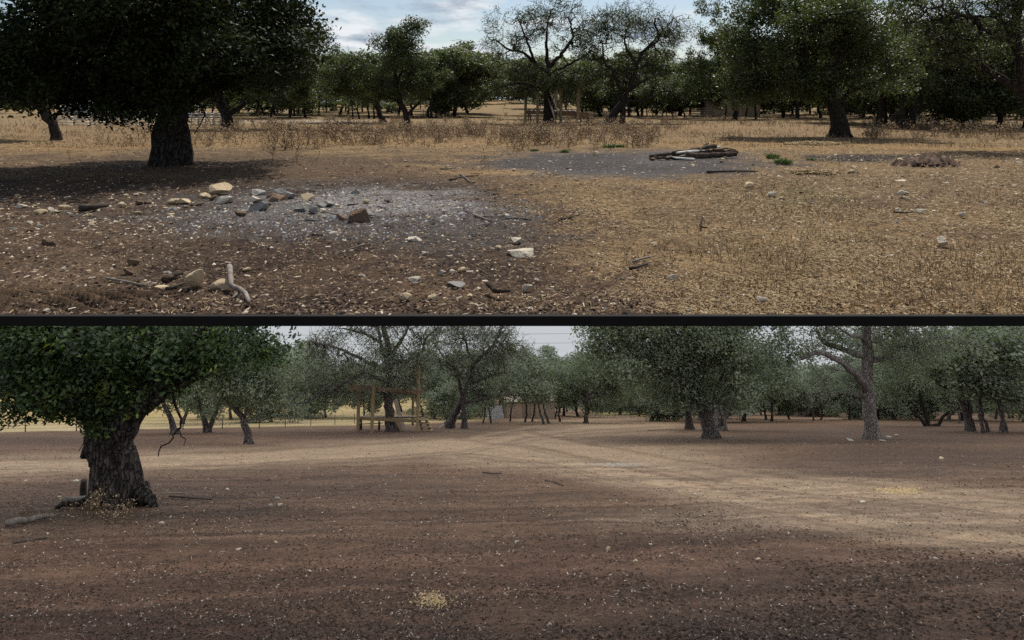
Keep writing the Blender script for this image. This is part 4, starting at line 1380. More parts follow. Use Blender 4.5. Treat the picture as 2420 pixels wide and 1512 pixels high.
ROCKS = {}
for mt in ('rock_tan', 'rock_pale', 'rock_brown', 'rock_grey'):
    ROCKS[mt] = []
    for k in range(5):
        me = rock_mesh('rock', 300 + k * 7 + len(mt), 2)
        me.materials.append(M[mt])
        ROCKS[mt].append(me)


def rock(W, px, py, w, h, mt, label, group=None, rz=None, tilt=0.0, me=None, cat='rock', lift=0.0):
    """w, h: size in the photograph's units of width and height"""
    x, y, z = hit(W, px, py)
    m = y / F
    w, h = w * 1.22, h * 1.22
    rx = w * m / 2
    rh = h * m * 0.54
    ry = rx * random.uniform(0.6, 0.85)
    o = link_mesh('rock', me or random.choice(ROCKS[mt]), None, None, (x, y + ry * 0.4, wz(W, y, z) + rh * 0.35 + lift), (tilt + SLOPE[W], random.uniform(-0.12, 0.12), rz if rz is not None else random.uniform(-0.4, 0.4) + random.choice((0, math.pi))), (rx, ry, rh))
    return tag(o, label, cat, group)


heroes = [
    (508, 462, 58, 24, 'rock_tan', 'long tan limestone slab lying on the stones at the rim of the ash patch'),
    (531, 479, 40, 20, 'rock_pale', 'pale square edged block just below the long tan slab'),
    (480, 468, 30, 13, 'rock_tan', 'tan stone wedged under the long tan slab'),
    (500, 471, 26, 13, 'rock_brown', 'dark split stone under the long tan slab'),
    (430, 482, 34, 15, 'rock_tan', 'yellowish stone at the outer end of the ash rim'),
    (412, 483, 32, 15, 'rock_tan', 'yellowish stone touching the outermost rim stone'),
    (463, 487, 32, 15, 'rock_brown', 'reddish brown stone in front of the yellowish rim stones'),
    (598, 478, 34, 18, 'rock_pale', 'whitish pointed stone in the middle of the ash rim'),
    (656, 474, 42, 20, 'rock_brown', 'dark reddish stone with holes on the ash rim'),
    (640, 468, 24, 16, 'rock_brown', 'small rough red stone tucked behind the dark reddish stone'),
    (607, 498, 44, 24, 'rock_grey', 'slanted greenish grey slab in the ash'),
    (610, 462, 36, 16, 'rock_grey', 'grey rounded stone at the back of the ash rim'),
    (655, 459, 32, 18, 'rock_grey', 'grey peaked stone beside the back rim stone'),
    (680, 468, 28, 18, 'rock_grey', 'pinkish grey stone at the end of the ash rim'),
    (720, 473, 34, 17, 'rock_tan', 'tan flat topped stone standing in pale ash'),
    (714, 499, 34, 24, 'rock_grey', 'dark grey block in the middle of the ash patch'),
    (736, 502, 26, 18, 'rock_grey', 'smaller dark grey block leaning on the dark grey block'),
    (758, 488, 24, 12, 'rock_grey', 'flat grey stone lying in pale ash'),
    (775, 486, 26, 14, 'rock_grey', 'rounded grey stone touching the flat grey stone'),
    (836, 458, 24, 14, 'rock_grey', 'lone grey stone at the back of the pale ash'),
    (842, 524, 56, 44, 'rock_brown', 'largest craggy brown boulder at the near edge of the ash'),
    (806, 521, 26, 20, 'rock_brown', 'dark brown chunk at the foot of the craggy boulder'),
    (793, 519, 30, 14, 'rock_grey', 'pale grey stone beside the craggy boulder'),
    (872, 508, 28, 12, 'rock_grey', 'thin dark grey slab behind the craggy boulder'),
    (568, 511, 26, 18, 'rock_brown', 'burnt stone with an orange tip in front of the slanted slab'),
    (598, 532, 22, 12, 'rock_grey', 'small dark stone at the near rim of the ash'),
    (455, 680, 44, 40, 'rock_tan', 'rounded cream boulder with a hollow face propped on soil'),
    (520, 682, 44, 24, 'rock_tan', 'brownish lump of limestone beside the pale forked branch'),
    (380, 685, 34, 12, 'rock_tan', 'flat tan shard below the cream boulder'),
    (312, 627, 28, 22, 'rock_brown', 'dark brown cubic rock on the mulch'),
    (302, 649, 24, 17, 'rock_brown', 'broken brown rock below the dark cubic rock'),
    (345, 632, 18, 13, 'rock_tan', 'small buff rock beside the dark cubic rock'),
    (112, 585, 36, 24, 'rock_brown', 'jagged brown rock on stony soil'),
    (43, 491, 28, 15, 'rock_pale', 'white rounded rock at the edge of the oak shade'),
    (92, 505, 28, 12, 'rock_tan', 'tan pointed rock on stony soil below the oak shade'),
    (1222, 603, 76, 20, 'rock_pale', 'long flat white slab lying on dark mulch'),
    (1222, 571, 26, 10, 'rock_pale', 'small white stone just above the long white slab'),
    (785, 557, 32, 12, 'rock_pale', 'white low stone on mulch below the craggy boulder'),
    (980, 568, 30, 10, 'rock_pale', 'white flat stone on the brown mulch below the ash'),
    (1077, 676, 40, 12, 'rock_grey', 'flat bluish grey stone among pale stones'),
    (982, 667, 30, 15, 'rock_pale', 'white knobbly stone at the end of the pale stone cluster'),
    (1045, 649, 22, 13, 'rock_pale', 'pink white stone in the pale stone cluster'),
    (1068, 645, 20, 10, 'rock_pale', 'cream stone in the pale stone cluster'),
    (1093, 643, 22, 13, 'rock_tan', 'yellowish stone at the top of the pale stone cluster'),
    (1024, 706, 28, 22, 'rock_tan', 'brownish yellow cobble below the pale stone cluster'),
    (957, 708, 24, 18, 'rock_tan', 'cream cobble below the pale stone cluster'),
    (963, 695, 20, 9, 'rock_tan', 'thin cream stone just above the cream cobble'),
    (1242, 681, 26, 13, 'rock_pale', 'white stone beside the black curved stick'),
    (1588, 662, 30, 22, 'rock_pale', 'white split rock on the straw covered ground'),
    (2232, 577, 26, 20, 'rock_pale', 'white knobbly rock alone on the dry grass'),
    (1773, 444, 30, 16, 'rock_tan', 'buff boulder on straw below the charred pile'),
    (1408, 369, 14, 14, 'rock_tan', 'upright tan stone at the back of the dark ash'),
    (2131, 461, 30, 14, 'rock_pale', 'white rounded rock below the dirt pile'),
    (2110, 434, 26, 10, 'rock_brown', 'brown rock beside a flat white rock'),
    (2140, 432, 34, 8, 'rock_pale', 'flat white rock beside the brown rock'),
    (2133, 419, 28, 9, 'rock_brown', 'dark brown rock close to the dirt pile'),
    (2015, 409, 20, 10, 'rock_tan', 'tan wedge of rock beside the straw heap'),
    (1822, 463, 26, 12, 'rock_pale', 'white low rock at the edge of the greenish grass'),
    (1800, 711, 24, 12, 'rock_pale', 'white rock sunk in the straw near the terrace edge'),
    (2175, 500, 26, 8, 'rock_pale', 'long thin pale rock on the trampled straw'),
]
for px, py, w, h, mt, lab in heroes:
    big = w > 40
    me = None
    if big:
        me = rock_mesh('rock', 500 + px, 3, cuts=15, rough=0.07)
        me.materials.append(M[mt])
    rock('U', px, py, w, h, mt, lab, me=me, tilt=-0.5 if (px, py) == (455, 680) else 0.0, lift=0.05 if (px, py) == (508, 462) else 0.05 if (px, py) == (455, 680) else 0.0)

R3 = random.Random(21)
zones = [
    ('small rock scattered on the stony soil below the oak shade', 'rocks on the stony soil', 75, lambda: (R3.uniform(0, 420), R3.triangular(455, 600, 480)), (8, 22)),
    ('small stone among the ashes of the pale ash patch', 'stones in the pale ash patch', 62, lambda: (R3.uniform(430, 1180), R3.triangular(448, 560, 495)), (7, 18)),
    ('little stone on the brown mulch', 'stones on the brown mulch', 40, lambda: (R3.uniform(0, 1300), R3.uniform(570, 745)), (8, 20)),
    ('stone on the dark ash around the charred pile', 'stones around the charred pile', 26, lambda: (R3.uniform(1180, 1800), R3.uniform(366, 412)), (6, 16)),
    ('rock on the trampled ground beside the dirt pile', 'rocks beside the dirt pile', 46, lambda: (R3.uniform(1800, 2419), R3.uniform(365, 530)), (7, 22)),
    ('small rock half hidden in the dry straw', 'rocks in the dry straw', 26, lambda: (R3.uniform(1280, 2419), R3.uniform(430, 740)), (6, 14)),
]
for lab, grp, n, f, (a, b) in zones:
    for _ in range(n):
        px, py = f()
        w = R3.triangular(a, b, a)
        mt = R3.choices(('rock_tan', 'rock_pale', 'rock_brown', 'rock_grey'), (4, 4, 2, 6) if 'ash' in grp else (5, 6, 2, 1))[0]
        rock('U', px, py, w, w * R3.uniform(0.35, 0.6), mt, '%s %s' % ({'rock_tan': 'tan', 'rock_pale': 'whitish', 'rock_brown': 'brown', 'rock_grey': 'grey'}[mt], lab), grp)
for _ in range(46):
    px, py = R3.uniform(0, 2419), R3.triangular(1060, 1500, 1300)
    w = R3.uniform(6, 12)
    rock('L', px, py, w, w * 0.45, R3.choice(('rock_pale', 'rock_tan')), 'small pale chip of stone lying on the cleared brown lot', 'stone chips on the cleared lot')
for px, py, w, h in ((640, 1195, 20, 9), (655, 1178, 18, 8), (590, 1192, 14, 7), (2100, 1034, 18, 8), (2120, 1030, 16, 7), (2085, 1042, 22, 6), (2010, 1042, 24, 5), (1130, 1150, 14, 6)):
    rock('L', px, py, w * 0.6, h * 0.6, 'rock_grey', 'pale stone lying near a tree foot on the cleared lot', 'pale stones near the tree feet')


# ------------------------------------------------------------------ ground litter


def scatter(W, n, fx, fy, keep=None, seed=0):
    rs = np.random.default_rng(seed)
    px = fx[0] + (fx[1] - fx[0]) * rs.random(n)
    py = fy[0] + (fy[1] - fy[0]) * rs.random(n)
    y = F * H / (py - HOR[W])
    x = (px - CX) / F * y
    if keep is not None:
        k = rs.random(n) < keep(px, py, x, y)
        px, py, x, y = px[k], py[k], x[k], y[k]
    z = HF[W](x, y)
    fade = 1 - sstep(35, 80, y)
    z = z + fade * ((fbm(x / 0.45, y / 0.45, 61, 3) - 0.5) * 0.055 + (fbm(x / 2.2, y / 2.2, 67, 2) - 0.5) * 0.10)
    if W == 'L':
        z = z + tracks(px, py) * fade - S * y
    return np.stack([x, y, z], 1), rs


def blades(cen, rs, length, width, lift):
    n = len(cen)
    a = rs.random(n) * 6.283
    L = length * (0.5 + rs.random(n))
    w = width * (0.6 + 0.8 * rs.random(n))
    u = np.stack([np.cos(a), np.sin(a), np.zeros(n)], 1)
    v = np.stack([-np.sin(a), np.cos(a), np.zeros(n)], 1)
    up = np.array([0, 0, 1.0])
    l1 = (lift * rs.random(n))[:, None] * up
    l2 = (lift * rs.random(n))[:, None] * up
    h = (L / 2)[:, None]; w = (w / 2)[:, None]
    c = cen + up * 0.004
    tilt = (rs.random(n) - 0.5)[:, None] * up * w * 1.5
    V = np.stack([c - u * h - v * w + l1 - tilt, c - u * h + v * w + l1 + tilt, c + u * h + v * w + l2 + tilt, c + u * h - v * w + l2 - tilt], 1).reshape(-1, 3)
    return V, np.arange(4 * n).reshape(n, 4)


_OCT = np.array([(1, 0, 0), (0, 1, 0), (-1, 0, 0), (0, -1, 0), (0, 0, 1), (0.7, 0.7, 0.1), (-0.7, 0.6, 0.15)], dtype=float)
_OCF = np.array([(0, 5, 4), (5, 1, 4), (1, 6, 4), (6, 2, 4), (2, 3, 4), (3, 0, 4)])


def lumps(cen, rs, size, flat=0.6):
    n = len(cen)
    s = size * (0.35 + 1.1 * rs.random(n) ** 2)
    a = rs.random(n) * 6.283
    b = _OCT[None] * (0.7 + 0.6 * rs.random((n, 7, 1)))
    ca, sa = np.cos(a)[:, None], np.sin(a)[:, None]
    X = b[..., 0] * ca - b[..., 1] * sa * 0.75
    Yv = b[..., 0] * sa + b[..., 1] * ca * 0.75
    Z = b[..., 2] * flat
    V = np.stack([X, Yv, Z], -1) * s[:, None, None] + cen[:, None, :] - np.array([0, 0, 0.15]) * s[:, None, None]
    Fc = (_OCF[None] + 7 * np.arange(n)[:, None, None]).reshape(-1, 3)
    return V.reshape(-1, 3), Fc, np.repeat(rs.random(n), 6)


def stuff(name, V, Fc, tone, mat, label):
    o = link_mesh(name, mesh_np(name, V, Fc, face_attr=tone), M[mat])
    return tag(o, label, kind='stuff')


def straw_keep(px, py, x, y):
    edge = 1230 + (py - 430) * 0.85
    m = sstep(-260, 230, px - edge + (fbm(x / 0.6, y / 0.6, 79) - 0.5) * 420)
    m = np.maximum(m, 1 - sstep(345, 372, py))
    ash = np.maximum(blob(px, py, 1480, 388, 380, 33, 0.3), blob(px, py, 760, 505, 460, 62, 0.4))
    ash = np.maximum(ash, 0.75 * blob(px, py, 140, 712, 250, 34, 0.6))
    return np.clip(0.05 + 0.95 * m * (0.25 + 0.75 * sstep(0.34, 0.6, fbm(x / 0.8, y / 0.8, 77))), 0, 1) * (1 - ash)


cen, rs = scatter('U', 210000, (-300, 2720), (312, 746), straw_keep, 71)
yy = cen[:, 1]
V, Q = blades(cen, rs, 0.022 + 0.0022 * yy, 0.0026 + 0.00048 * yy, 0.014 + 0.0008 * yy)
stuff('straw', V, Q, np.clip(rs.normal(0.44, 0.22, len(cen)), 0, 1), 'straw', 'short dry straw lying over the pasture')


def mulch_keep(px, py, x, y):
    edge = 1260 + (py - 430) * 0.85
    return ((1 - sstep(-200, 200, px - edge)) * 0.95 + 0.16) * (1 - 0.7 * blob(px, py, 140, 712, 250, 34, 0.6))


cen, rs = scatter('U', 52000, (-300, 2720), (372, 746), mulch_keep, 72)
V, Fc, tn = lumps(cen, rs, 0.012 + 0.0010 * cen[:, 1], 0.7)
stuff('clods', V, Fc, tn, 'clod', 'dark crumbs of bark and soil on the pasture ground')
cen, rs = scatter('U', 15000, (-300, 2720), (325, 746), lambda px, py, x, y: 0.15 + 0.85 * np.maximum(blob(px, py, 150, 510, 420, 80, 0.6), np.maximum(blob(px, py, 2200, 450, 450, 110, 0.6), 0.7 * blob(px, py, 700, 500, 420, 60, 0.5))), 73)
V, Fc, tn = lumps(cen, rs, 0.013 + 0.0011 * cen[:, 1], 0.6)
stuff('pebbles', V, Fc, tn, 'pebble', 'pale limestone pebbles scattered over the pasture ground')
cen, rs = scatter('U', 22000, (300, 1900), (355, 580), lambda px, py, x, y: np.maximum(blob(px, py, 800, 500, 420, 62, 0.4), 0.7 * blob(px, py, 1480, 388, 360, 32, 0.3)), 74)
V, Fc, tn = lumps(cen, rs, 0.012 + 0.0009 * cen[:, 1], 0.55)
stuff('ash_crumbs', V, Fc, tn ** 2.2, 'ashes', 'grey crumbs and flakes of ash on the two burnt patches')
cen, rs = scatter('U', 9000, (-300, 2720), (372, 746), mulch_keep, 75)
V, Q = blades(cen, rs, 0.035 + 0.002 * cen[:, 1], 0.006 + 0.0007 * cen[:, 1], 0.02)
stuff('twig_litter', V, Q, rs.random(len(cen)) ** 2.6, 'litter', 'bits of twig and dead leaf on the brown mulch')

cen, rs = scatter('U', 1500, (380, 1300), (440, 575), lambda px, py, x, y: blob(px, py, 740, 500, 400, 55, 0.4) * sstep(0.35, 0.6, fbm(x / 0.6, y / 0.6, 93)), 76)
V, Fc, tn = lumps(cen, rs, 0.04, 0.6)
stuff('ash_rubble', V, Fc, tn ** 2.2, 'ashes', 'lumps of ash and burnt rubble in the pale ash patch')


def standing(cen, rs, h, w):
    n = len(cen)
    a = rs.random(n) * 6.283
    u = np.stack([np.cos(a), np.sin(a), np.zeros(n)], 1) * (w * (0.6 + 0.8 * rs.random(n)))[:, None]
    lean = np.stack([rs.normal(size=n) * 0.35, rs.normal(size=n) * 0.35, np.ones(n)], 1) * (h * (0.4 + 0.9 * rs.random(n)))[:, None]
    V = np.stack([cen - u, cen + u, cen + lean + u * 0.15, cen + lean - u * 0.15], 1).reshape(-1, 3)
    return V, np.arange(4 * n).reshape(n, 4)


def grass_keep(px, py, x, y):
    band = sstep(272, 284, py) * (1 - sstep(345, 372, py))
    edge = 1330 + (py - 430) * 0.85
    near_ = sstep(-100, 250, px - edge) * sstep(395, 430, py) * 0.55
    ash = blob(px, py, 1480, 388, 380, 33, 0.3)
    return np.maximum(band, near_) * sstep(0.40, 0.68, fbm(x / 1.3, y / 1.6, 95)) * (1 - ash)


cen, rs = scatter('U', 26000, (-300, 2720), (270, 350), grass_keep, 77)
c2, _ = scatter('U', 44000, (-300, 2720), (395, 746), grass_keep, 78)
cen = np.concatenate([cen, c2])
V, Q = standing(cen, rs, 0.06 + 0.0035 * np.minimum(cen[:, 1], 60), 0.002 + 0.00038 * cen[:, 1])
stuff('dry_grass', V, Q, np.clip(rs.normal(0.5, 0.2, len(cen)), 0, 1), 'straw', 'standing tufts of short dry grass on the sunlit pasture')

def road_mask(px, py):
    return np.maximum(np.maximum(stroke(px, py, ROAD_A, 26, 0.6), stroke(px, py, ROAD_B, 38, 0.6)), stroke(px, py, ROAD_C, 32, 0.6))


low_keep = lambda px, py, x, y: (1 - 0.85 * road_mask(px, py)) * np.clip(0.35 + 0.65 * sstep(1040, 1250, py), 0, 1) * sstep(0.30, 0.62, fbm(x / 1.1, y / 0.8, 88))
cen, rs = scatter('L', 95000, (-300, 2720), (1035, 1530), low_keep, 81)
V, Fc, tn = lumps(cen, rs, (0.008 + 0.0009 * cen[:, 1]) * (1 + 0.7 * blob(CX + F * cen[:, 0] / cen[:, 1], YL + F * H / cen[:, 1], 2000, 1440, 700, 110, 0.7)), 0.7)
stuff('soil_crumbs', V, Fc, tn, 'clod', 'dark crumbs of bark mulch on the cleared lot')
cen, rs = scatter('L', 52000, (-300, 2720), (1030, 1530), lambda px, py, x, y: (1 - 0.6 * road_mask(px, py)) * (0.5 + 0.5 * sstep(1040, 1200, py)) * (0.12 + 0.88 * sstep(0.36, 0.66, fbm(x / 0.7, y / 0.5, 89))), 82)
V, Q = blades(cen, rs, 0.011 + 0.0010 * cen[:, 1], 0.004 + 0.0005 * cen[:, 1], 0.010)
tn = rs.random(len(cen)) ** 3.4
stuff('leaf_litter', V, Q, tn, 'litter', 'dead oak leaves and chips lying on the cleared lot')
cen, rs = scatter('L', 4200, (-300, 2720), (1060, 1530), None, 83)
V, Q = blades(cen, rs, 0.05, 0.0025 + 0.0004 * cen[:, 1], 0.01)
stuff('twig_litter', V, Q, 0.75 * rs.random(len(cen)) ** 2.0, 'litter', 'thin twigs and straw on the cleared lot')


# spilled corn
def corn(px, py, w, h, n, label, seed):
    rs0 = np.random.default_rng(seed)
    a = rs0.normal(size=(n, 2)) * np.array([w / 2.6, h / 2.6])
    ppx, ppy = px + a[:, 0], py + a[:, 1]
    y = F * H / (ppy - YL)
    x = (ppx - CX) / F * y
    z = HF['L'](x, y) - S * y + 0.02
    fade = 1.0
    z = z + ((fbm(x / 0.45, y / 0.45, 61, 3) - 0.5) * 0.055 + (fbm(x / 2.2, y / 2.2, 67, 2) - 0.5) * 0.10) + tracks(ppx, ppy)
    V, Fc, tn = lumps(np.stack([x, y, z - 0.012], 1), rs0, 0.0045 + 0.0009 * y, 0.7)
    o = link_mesh('corn_spill', mesh_np('corn_spill', V, Fc, face_attr=tn), M['corn'])
    tag(o, label, 'corn', kind='stuff')


corn(2118, 1160, 66, 9, 900, 'yellow spill of corn on the dirt beyond the pale track', 91)
corn(1020, 1416, 46, 24, 420, 'scattered yellow corn kernels on the near brown dirt', 92)

# ------------------------------------------------------------------ sticks, planks, piles


def tube_obj(name, pts, r0, r1, mat, parent=None, sides=7, rough=0.2):
    tb = Tubes()
    n = len(pts)
    tb.add(pts, np.linspace(r0, r1, n), sides, rough=rough)
    v = np.concatenate(tb.v); q = np.concatenate(tb.q)
    caps = [np.arange(sides)[::-1][None, :], (len(v) - sides + np.arange(sides))[None, :]]
    me = mesh_np(name, v, [q] + caps, smooth=False)
    return link_mesh(name, me, M[mat], parent)


def stick(W, pts, r, mat, label, group=None, name='stick', cat='stick', twigs=()):
    p3 = [at(W, *p[:2]) + Vector((0, 0, r * 0.8 + 0.015 + (p[2] if len(p) > 2 else 0))) for p in pts]
    base = p3[0].copy()
    c = [Vector(q) for q in catmull([tuple(p - base) for p in p3], 0.12)]
    c = [q + Vector((random.uniform(-1, 1), random.uniform(-1, 1), 0)) * r * 0.35 for q in c]
    o = tube_obj(name, c, r, r * 0.55, mat)
    o.location = base
    tag(o, label, cat, group)
    for tw in twigs:
        q3 = [at(W, *p[:2]) + Vector((0, 0, r * 0.6 + 0.01 + (p[2] if len(p) > 2 else 0))) - base for p in tw]
        tube_obj('twig', [Vector(q) for q in catmull([tuple(p) for p in q3], 0.12)], r * 0.6, r * 0.3, mat, o, 5)
    return o


stick('U', [(541, 664, 0.10), (546, 690, 0.03), (566, 697, 0.02), (584, 716), (590, 726)], 0.026, 'dead_wood', 'pale crooked branch bending down toward a dark tip', twigs=[[(566, 697), (556, 705), (548, 712)]])
stick('U', [(388, 672), (410, 662), (432, 654)], 0.032, 'char', 'short black charred log behind the cream boulder', name='log', cat='log')
stick('U', [(392, 690), (420, 682), (445, 672)], 0.016, 'dark_wood', 'dark stick lying under the cream boulder')
stick('U', [(252, 664), (290, 670), (335, 680), (350, 680)], 0.012, 'dead_wood', 'long thin pale twig on the mulch near the cubic rock')
stick('U', [(188, 502), (220, 499), (254, 494)], 0.06, 'dark_wood', 'thick dark log lying on stony soil below the oak shade', name='log', cat='log')
stick('U', [(1154, 686, 0.02), (1168, 695), (1185, 698), (1204, 696)], 0.026, 'char', 'black curved stick on straw at the mulch edge')
stick('U', [(1488, 643), (1508, 637), (1530, 630)], 0.02, 'dark_wood', 'dark stick on the straw above the white split rock')
stick('U', [(1495, 625), (1520, 616), (1545, 611)], 0.014, 'dead_wood', 'thin stick just above the dark stick on straw')
stick('U', [(1320, 524), (1350, 517), (1385, 507)], 0.014, 'dark_wood', 'thin slanting stick on straw beside a dead stalk')
stick('U', [(1088, 415), (1100, 424), (1110, 433), (1124, 436)], 0.022, 'dead_wood', 'forked bent branch on brown ground behind the ash')
stick('U', [(1062, 428), (1100, 420), (1130, 418)], 0.02, 'dark_wood', 'dark branch lying behind the ash patch')
stick('U', [(1120, 512), (1140, 520), (1160, 528)], 0.02, 'dead_wood', 'grey forked stick at the end of the ash patch', twigs=[[(1132, 516), (1150, 514), (1170, 516)]])
stick('U', [(1195, 522), (1225, 520), (1255, 524)], 0.018, 'dead_wood', 'grey stick beside the ash end')
stick('U', [(1670, 410), (1730, 408), (1790, 409)], 0.03, 'dark_wood', 'long dark pole lying in front of the charred pile')
stick('U', [(500, 545), (530, 540), (560, 530)], 0.012, 'dark_wood', 'thin dark twig on mulch below the ash rim')
stick('U', [(820, 597), (850, 585), (900, 578)], 0.010, 'dead_wood', 'long thin curved twig on mulch below the craggy boulder')
stick('U', [(1660, 530, 0.06), (1655, 540), (1672, 543)], 0.016, 'char', 'black knotted root fragment on the dry straw')
stick('U', [(2110, 505), (2135, 507), (2155, 506)], 0.016, 'dark_wood', 'dark stick among pale rocks on trampled straw')
for k in range(26):
    px, py = R3.uniform(650, 1300), R3.uniform(385, 560)
    a = R3.uniform(-0.5, 0.5)
    L = R3.uniform(12, 30)
    stick('U', [(px, py), (px + L * 0.5, py + a * 6 + R3.uniform(-2, 2)), (px + L, py + a * 10)], R3.uniform(0.008, 0.016), R3.choice(('dead_wood', 'dark_wood')), 'small dead twig lying around the pale ash patch', 'twigs around the pale ash patch', 'twig', 'twig')
for pts, lab in ((((1255, 1080), (1290, 1084), (1310, 1082)), 'thin dark stick lying across the pale dirt track'), (((1140, 1119), (1160, 1121), (1185, 1121)), 'dark stick on the dirt left by the wheel tracks'),
                 (((1285, 1138), (1305, 1142), (1330, 1150)), 'slanting dark stick between the two wheel tracks'), (((380, 1170), (420, 1168), (470, 1172)), 'pale stick lying beside the furrowed oak'),
                 (((400, 1176), (450, 1180), (500, 1184)), 'dark crooked branch on the ground beside the furrowed oak'), (((30, 1290), (70, 1284), (110, 1276)), 'curved brown branch on dirt in front of the furrowed oak'),
                 (((1925, 1057), (1950, 1057), (1980, 1057)), 'long pale stick on the dirt before the tall pale oak'), (((1530, 1018), (1580, 1015), (1625, 1014)), 'fallen dark bough on the ground beside the upright trunk')):
    stick('L', pts, 0.012 if 'thin' in lab or 'pale' in lab else 0.018, 'dead_wood' if 'pale' in lab else 'dark_wood', lab)
stick('L', [(150, 1196), (185, 1190), (212, 1188)], 0.07, 'dead_wood', 'grey fallen log end at the foot of the furrowed oak', name='log', cat='log')
stick('L', [(20, 1245), (60, 1238), (120, 1226)], 0.05, 'dead_wood', 'bleached log half buried in dirt before the furrowed oak', name='log', cat='log')
# dead upright stem
b = at('L', 196, 1186)
o = tube_obj('dead_stem', [(0, 0, -0.1), (0.01, 0, 0.12), (-0.01, 0.02, 0.24), (0.02, 0, 0.36)], 0.06, 0.05, 'dark_wood', None, 9, 0.3)
o.location = b
tag(o, 'upright broken dark stem beside the furrowed oak trunk', 'stump')
# broken stump of the upper terrace
b = at('U', 2121, 305)
o = tube_obj('stump', [(0, 0, -0.2), (0, 0, 0.1), (-0.05, 0, 0.5), (-0.03, 0, 0.85), (-0.06, 0, 1.05)], 0.46, 0.40, 'bark_dark', None, 12, 0.35)
o.location = b
tag(o, 'broken dark tree stump between two trunks', 'stump')
# little spike stump in the far weeds
b = at('U', 1272, 291)


def plank(W, p0, p1, w, t, mat, label, name='board', cat='board', group=None, z0=0.0, z1=0.0, parent=None):
    a = at(W, *p0) + Vector((0, 0, z0)); c = at(W, *p1) + Vector((0, 0, z1))
    dv = c - a
    me = box_mesh(name, dv.length, w, t, (dv.length / 2, 0, 0), min(w, t) * 0.12)
    o = link_mesh(name, me, M[mat], parent)
    o.location = a
    o.rotation_mode = 'QUATERNION'
    o.rotation_quaternion = dv.to_track_quat('X', 'Z')
    if label:
        tag(o, label, cat, group)
    return o


# charred pile
D1 = [((1535, 374), (1620, 369), 0.16, 0.10, 0.10, 0.16, 'char', 'long charred timber sticking out of the burnt pile toward the ash'),
      ((1590, 371), (1690, 366), 0.22, 0.16, 0.12, 0.42, 'char', 'thick charred beam rising to the top of the burnt pile'),
      ((1620, 376), (1738, 374), 0.26, 0.22, 0.12, 0.16, 'char', 'lowest thick charred timber at the front of the burnt pile'),
      ((1600, 372), (1700, 364), 0.14, 0.05, 0.20, 0.34, 'white_board', 'pale unburnt slat lying along the burnt pile'),
      ((1625, 373), (1705, 369), 0.10, 0.04, 0.26, 0.30, 'white_board', 'second pale slat resting on the lowest charred timber'),
      ((1655, 374), (1720, 368), 0.10, 0.06, 0.3, 0.36, 'char', 'thin charred strip between the pale slats'),
      ((1545, 376), (1640, 377), 0.12, 0.08, 0.04, 0.05, 'char', 'charred pole flat on the ash before the pile'),
      ((1690, 372), (1742, 371), 0.16, 0.14, 0.1, 0.24, 'char', 'charred butt end at the far side of the burnt pile'),
      ((1588, 376), (1640, 379), 0.12, 0.05, 0.06, 0.05, 'white_board', 'short pale slat fallen on the ash before the burnt pile'),
      ((1640, 370), (1735, 366), 0.20, 0.12, 0.16, 0.22, 'char', 'charred plank at the back of the burnt pile'),
      ((1650, 371), (1672, 360), 0.14, 0.08, 0.25, 0.44, 'char', 'short charred stub on top of the burnt pile')]
for p0, p1, w, t, z0, z1, mt, lab in D1:
    z0, z1 = z0 * 0.7, z1 * 0.7
    if mt != 'char':
        plank('U', p0, p1, w * 0.8, t, mt, lab, name='slat_board', cat='timber', group='timbers of the burnt pile', z0=z0, z1=z1)
        continue
    a = at('U', *p0) + Vector((0, 0, z0)); c = at('U', *p1) + Vector((0, 0, z1))
    pts = [Vector(((c - a) * k / 9)[:]) + Vector((random.uniform(-1, 1) * 0.02, random.uniform(-1, 1) * 0.03, random.uniform(-1, 1) * 0.02)) for k in range(10)]
    o = tube_obj('charred_timber', pts, (w + t) * 0.23, (w + t) * 0.16, 'char', None, 6, 0.75)
    o.location = a
    tag(o, lab, 'timber', 'timbers of the burnt pile')


def heap(W, px, py, w, h, mat, label, name, n, size, tone_mat_name, seed, cat):
    x, y, z = hit(W, px, py)
    m = y / F
    rx, rz = w * m / 2, h * m
    ry = rx * 0.6
    root = empty(name, (x, y, wz(W, y, z)), label, cat)
    g = np.linspace(-1, 1, 27)
    U, Vv = np.meshgrid(g, g, indexing='ij')
    rr = np.sqrt(U ** 2 + Vv ** 2)
    hz = np.clip(1 - rr ** 1.6, -0.15, 1) * (0.7 + 0.6 * fbm(U * 2 + seed, Vv * 2, seed))
    P3 = np.stack([U * rx, Vv * ry - (0 if W == 'U' else 0), hz * rz], -1)
    if W == 'L':
        P3[..., 2] -= S * P3[..., 1]
    idx = np.arange(27 * 27).reshape(27, 27)
    q = np.stack([idx[:-1, :-1], idx[1:, :-1], idx[1:, 1:], idx[:-1, 1:]], -1).reshape(-1, 4)
    link_mesh('mound', mesh_np('mound', P3.reshape(-1, 3), q, smooth=True), M[mat], root)
    rs0 = np.random.default_rng(seed)
    u = rs0.uniform(-1, 1, (n, 2)); u = u[np.sum(u ** 2, 1) < 1.05]
    k = np.clip(((u + 1) / 2 * 26).astype(int), 0, 26)
    c = P3[k[:, 0], k[:, 1]] + rs0.normal(size=(len(u), 3)) * size * 0.3
    if tone_mat_name == 'straw':
        V, Q = blades(c, rs0, 0.26, 0.014, 0.05)
        tn = np.clip(rs0.normal(0.6, 0.2, len(c)), 0, 1)
        me = mesh_np('straw_cover', V, Q, face_attr=tn)
        o = link_mesh('straw_cover', me, M['straw'], root)
    else:
        V, Fc, tn = lumps(c, rs0, size, 0.9)
        o = link_mesh('clods', mesh_np('clods', V, Fc, face_attr=tn), M[tone_mat_name], root)
    o['kind'] = 'stuff'
    return root


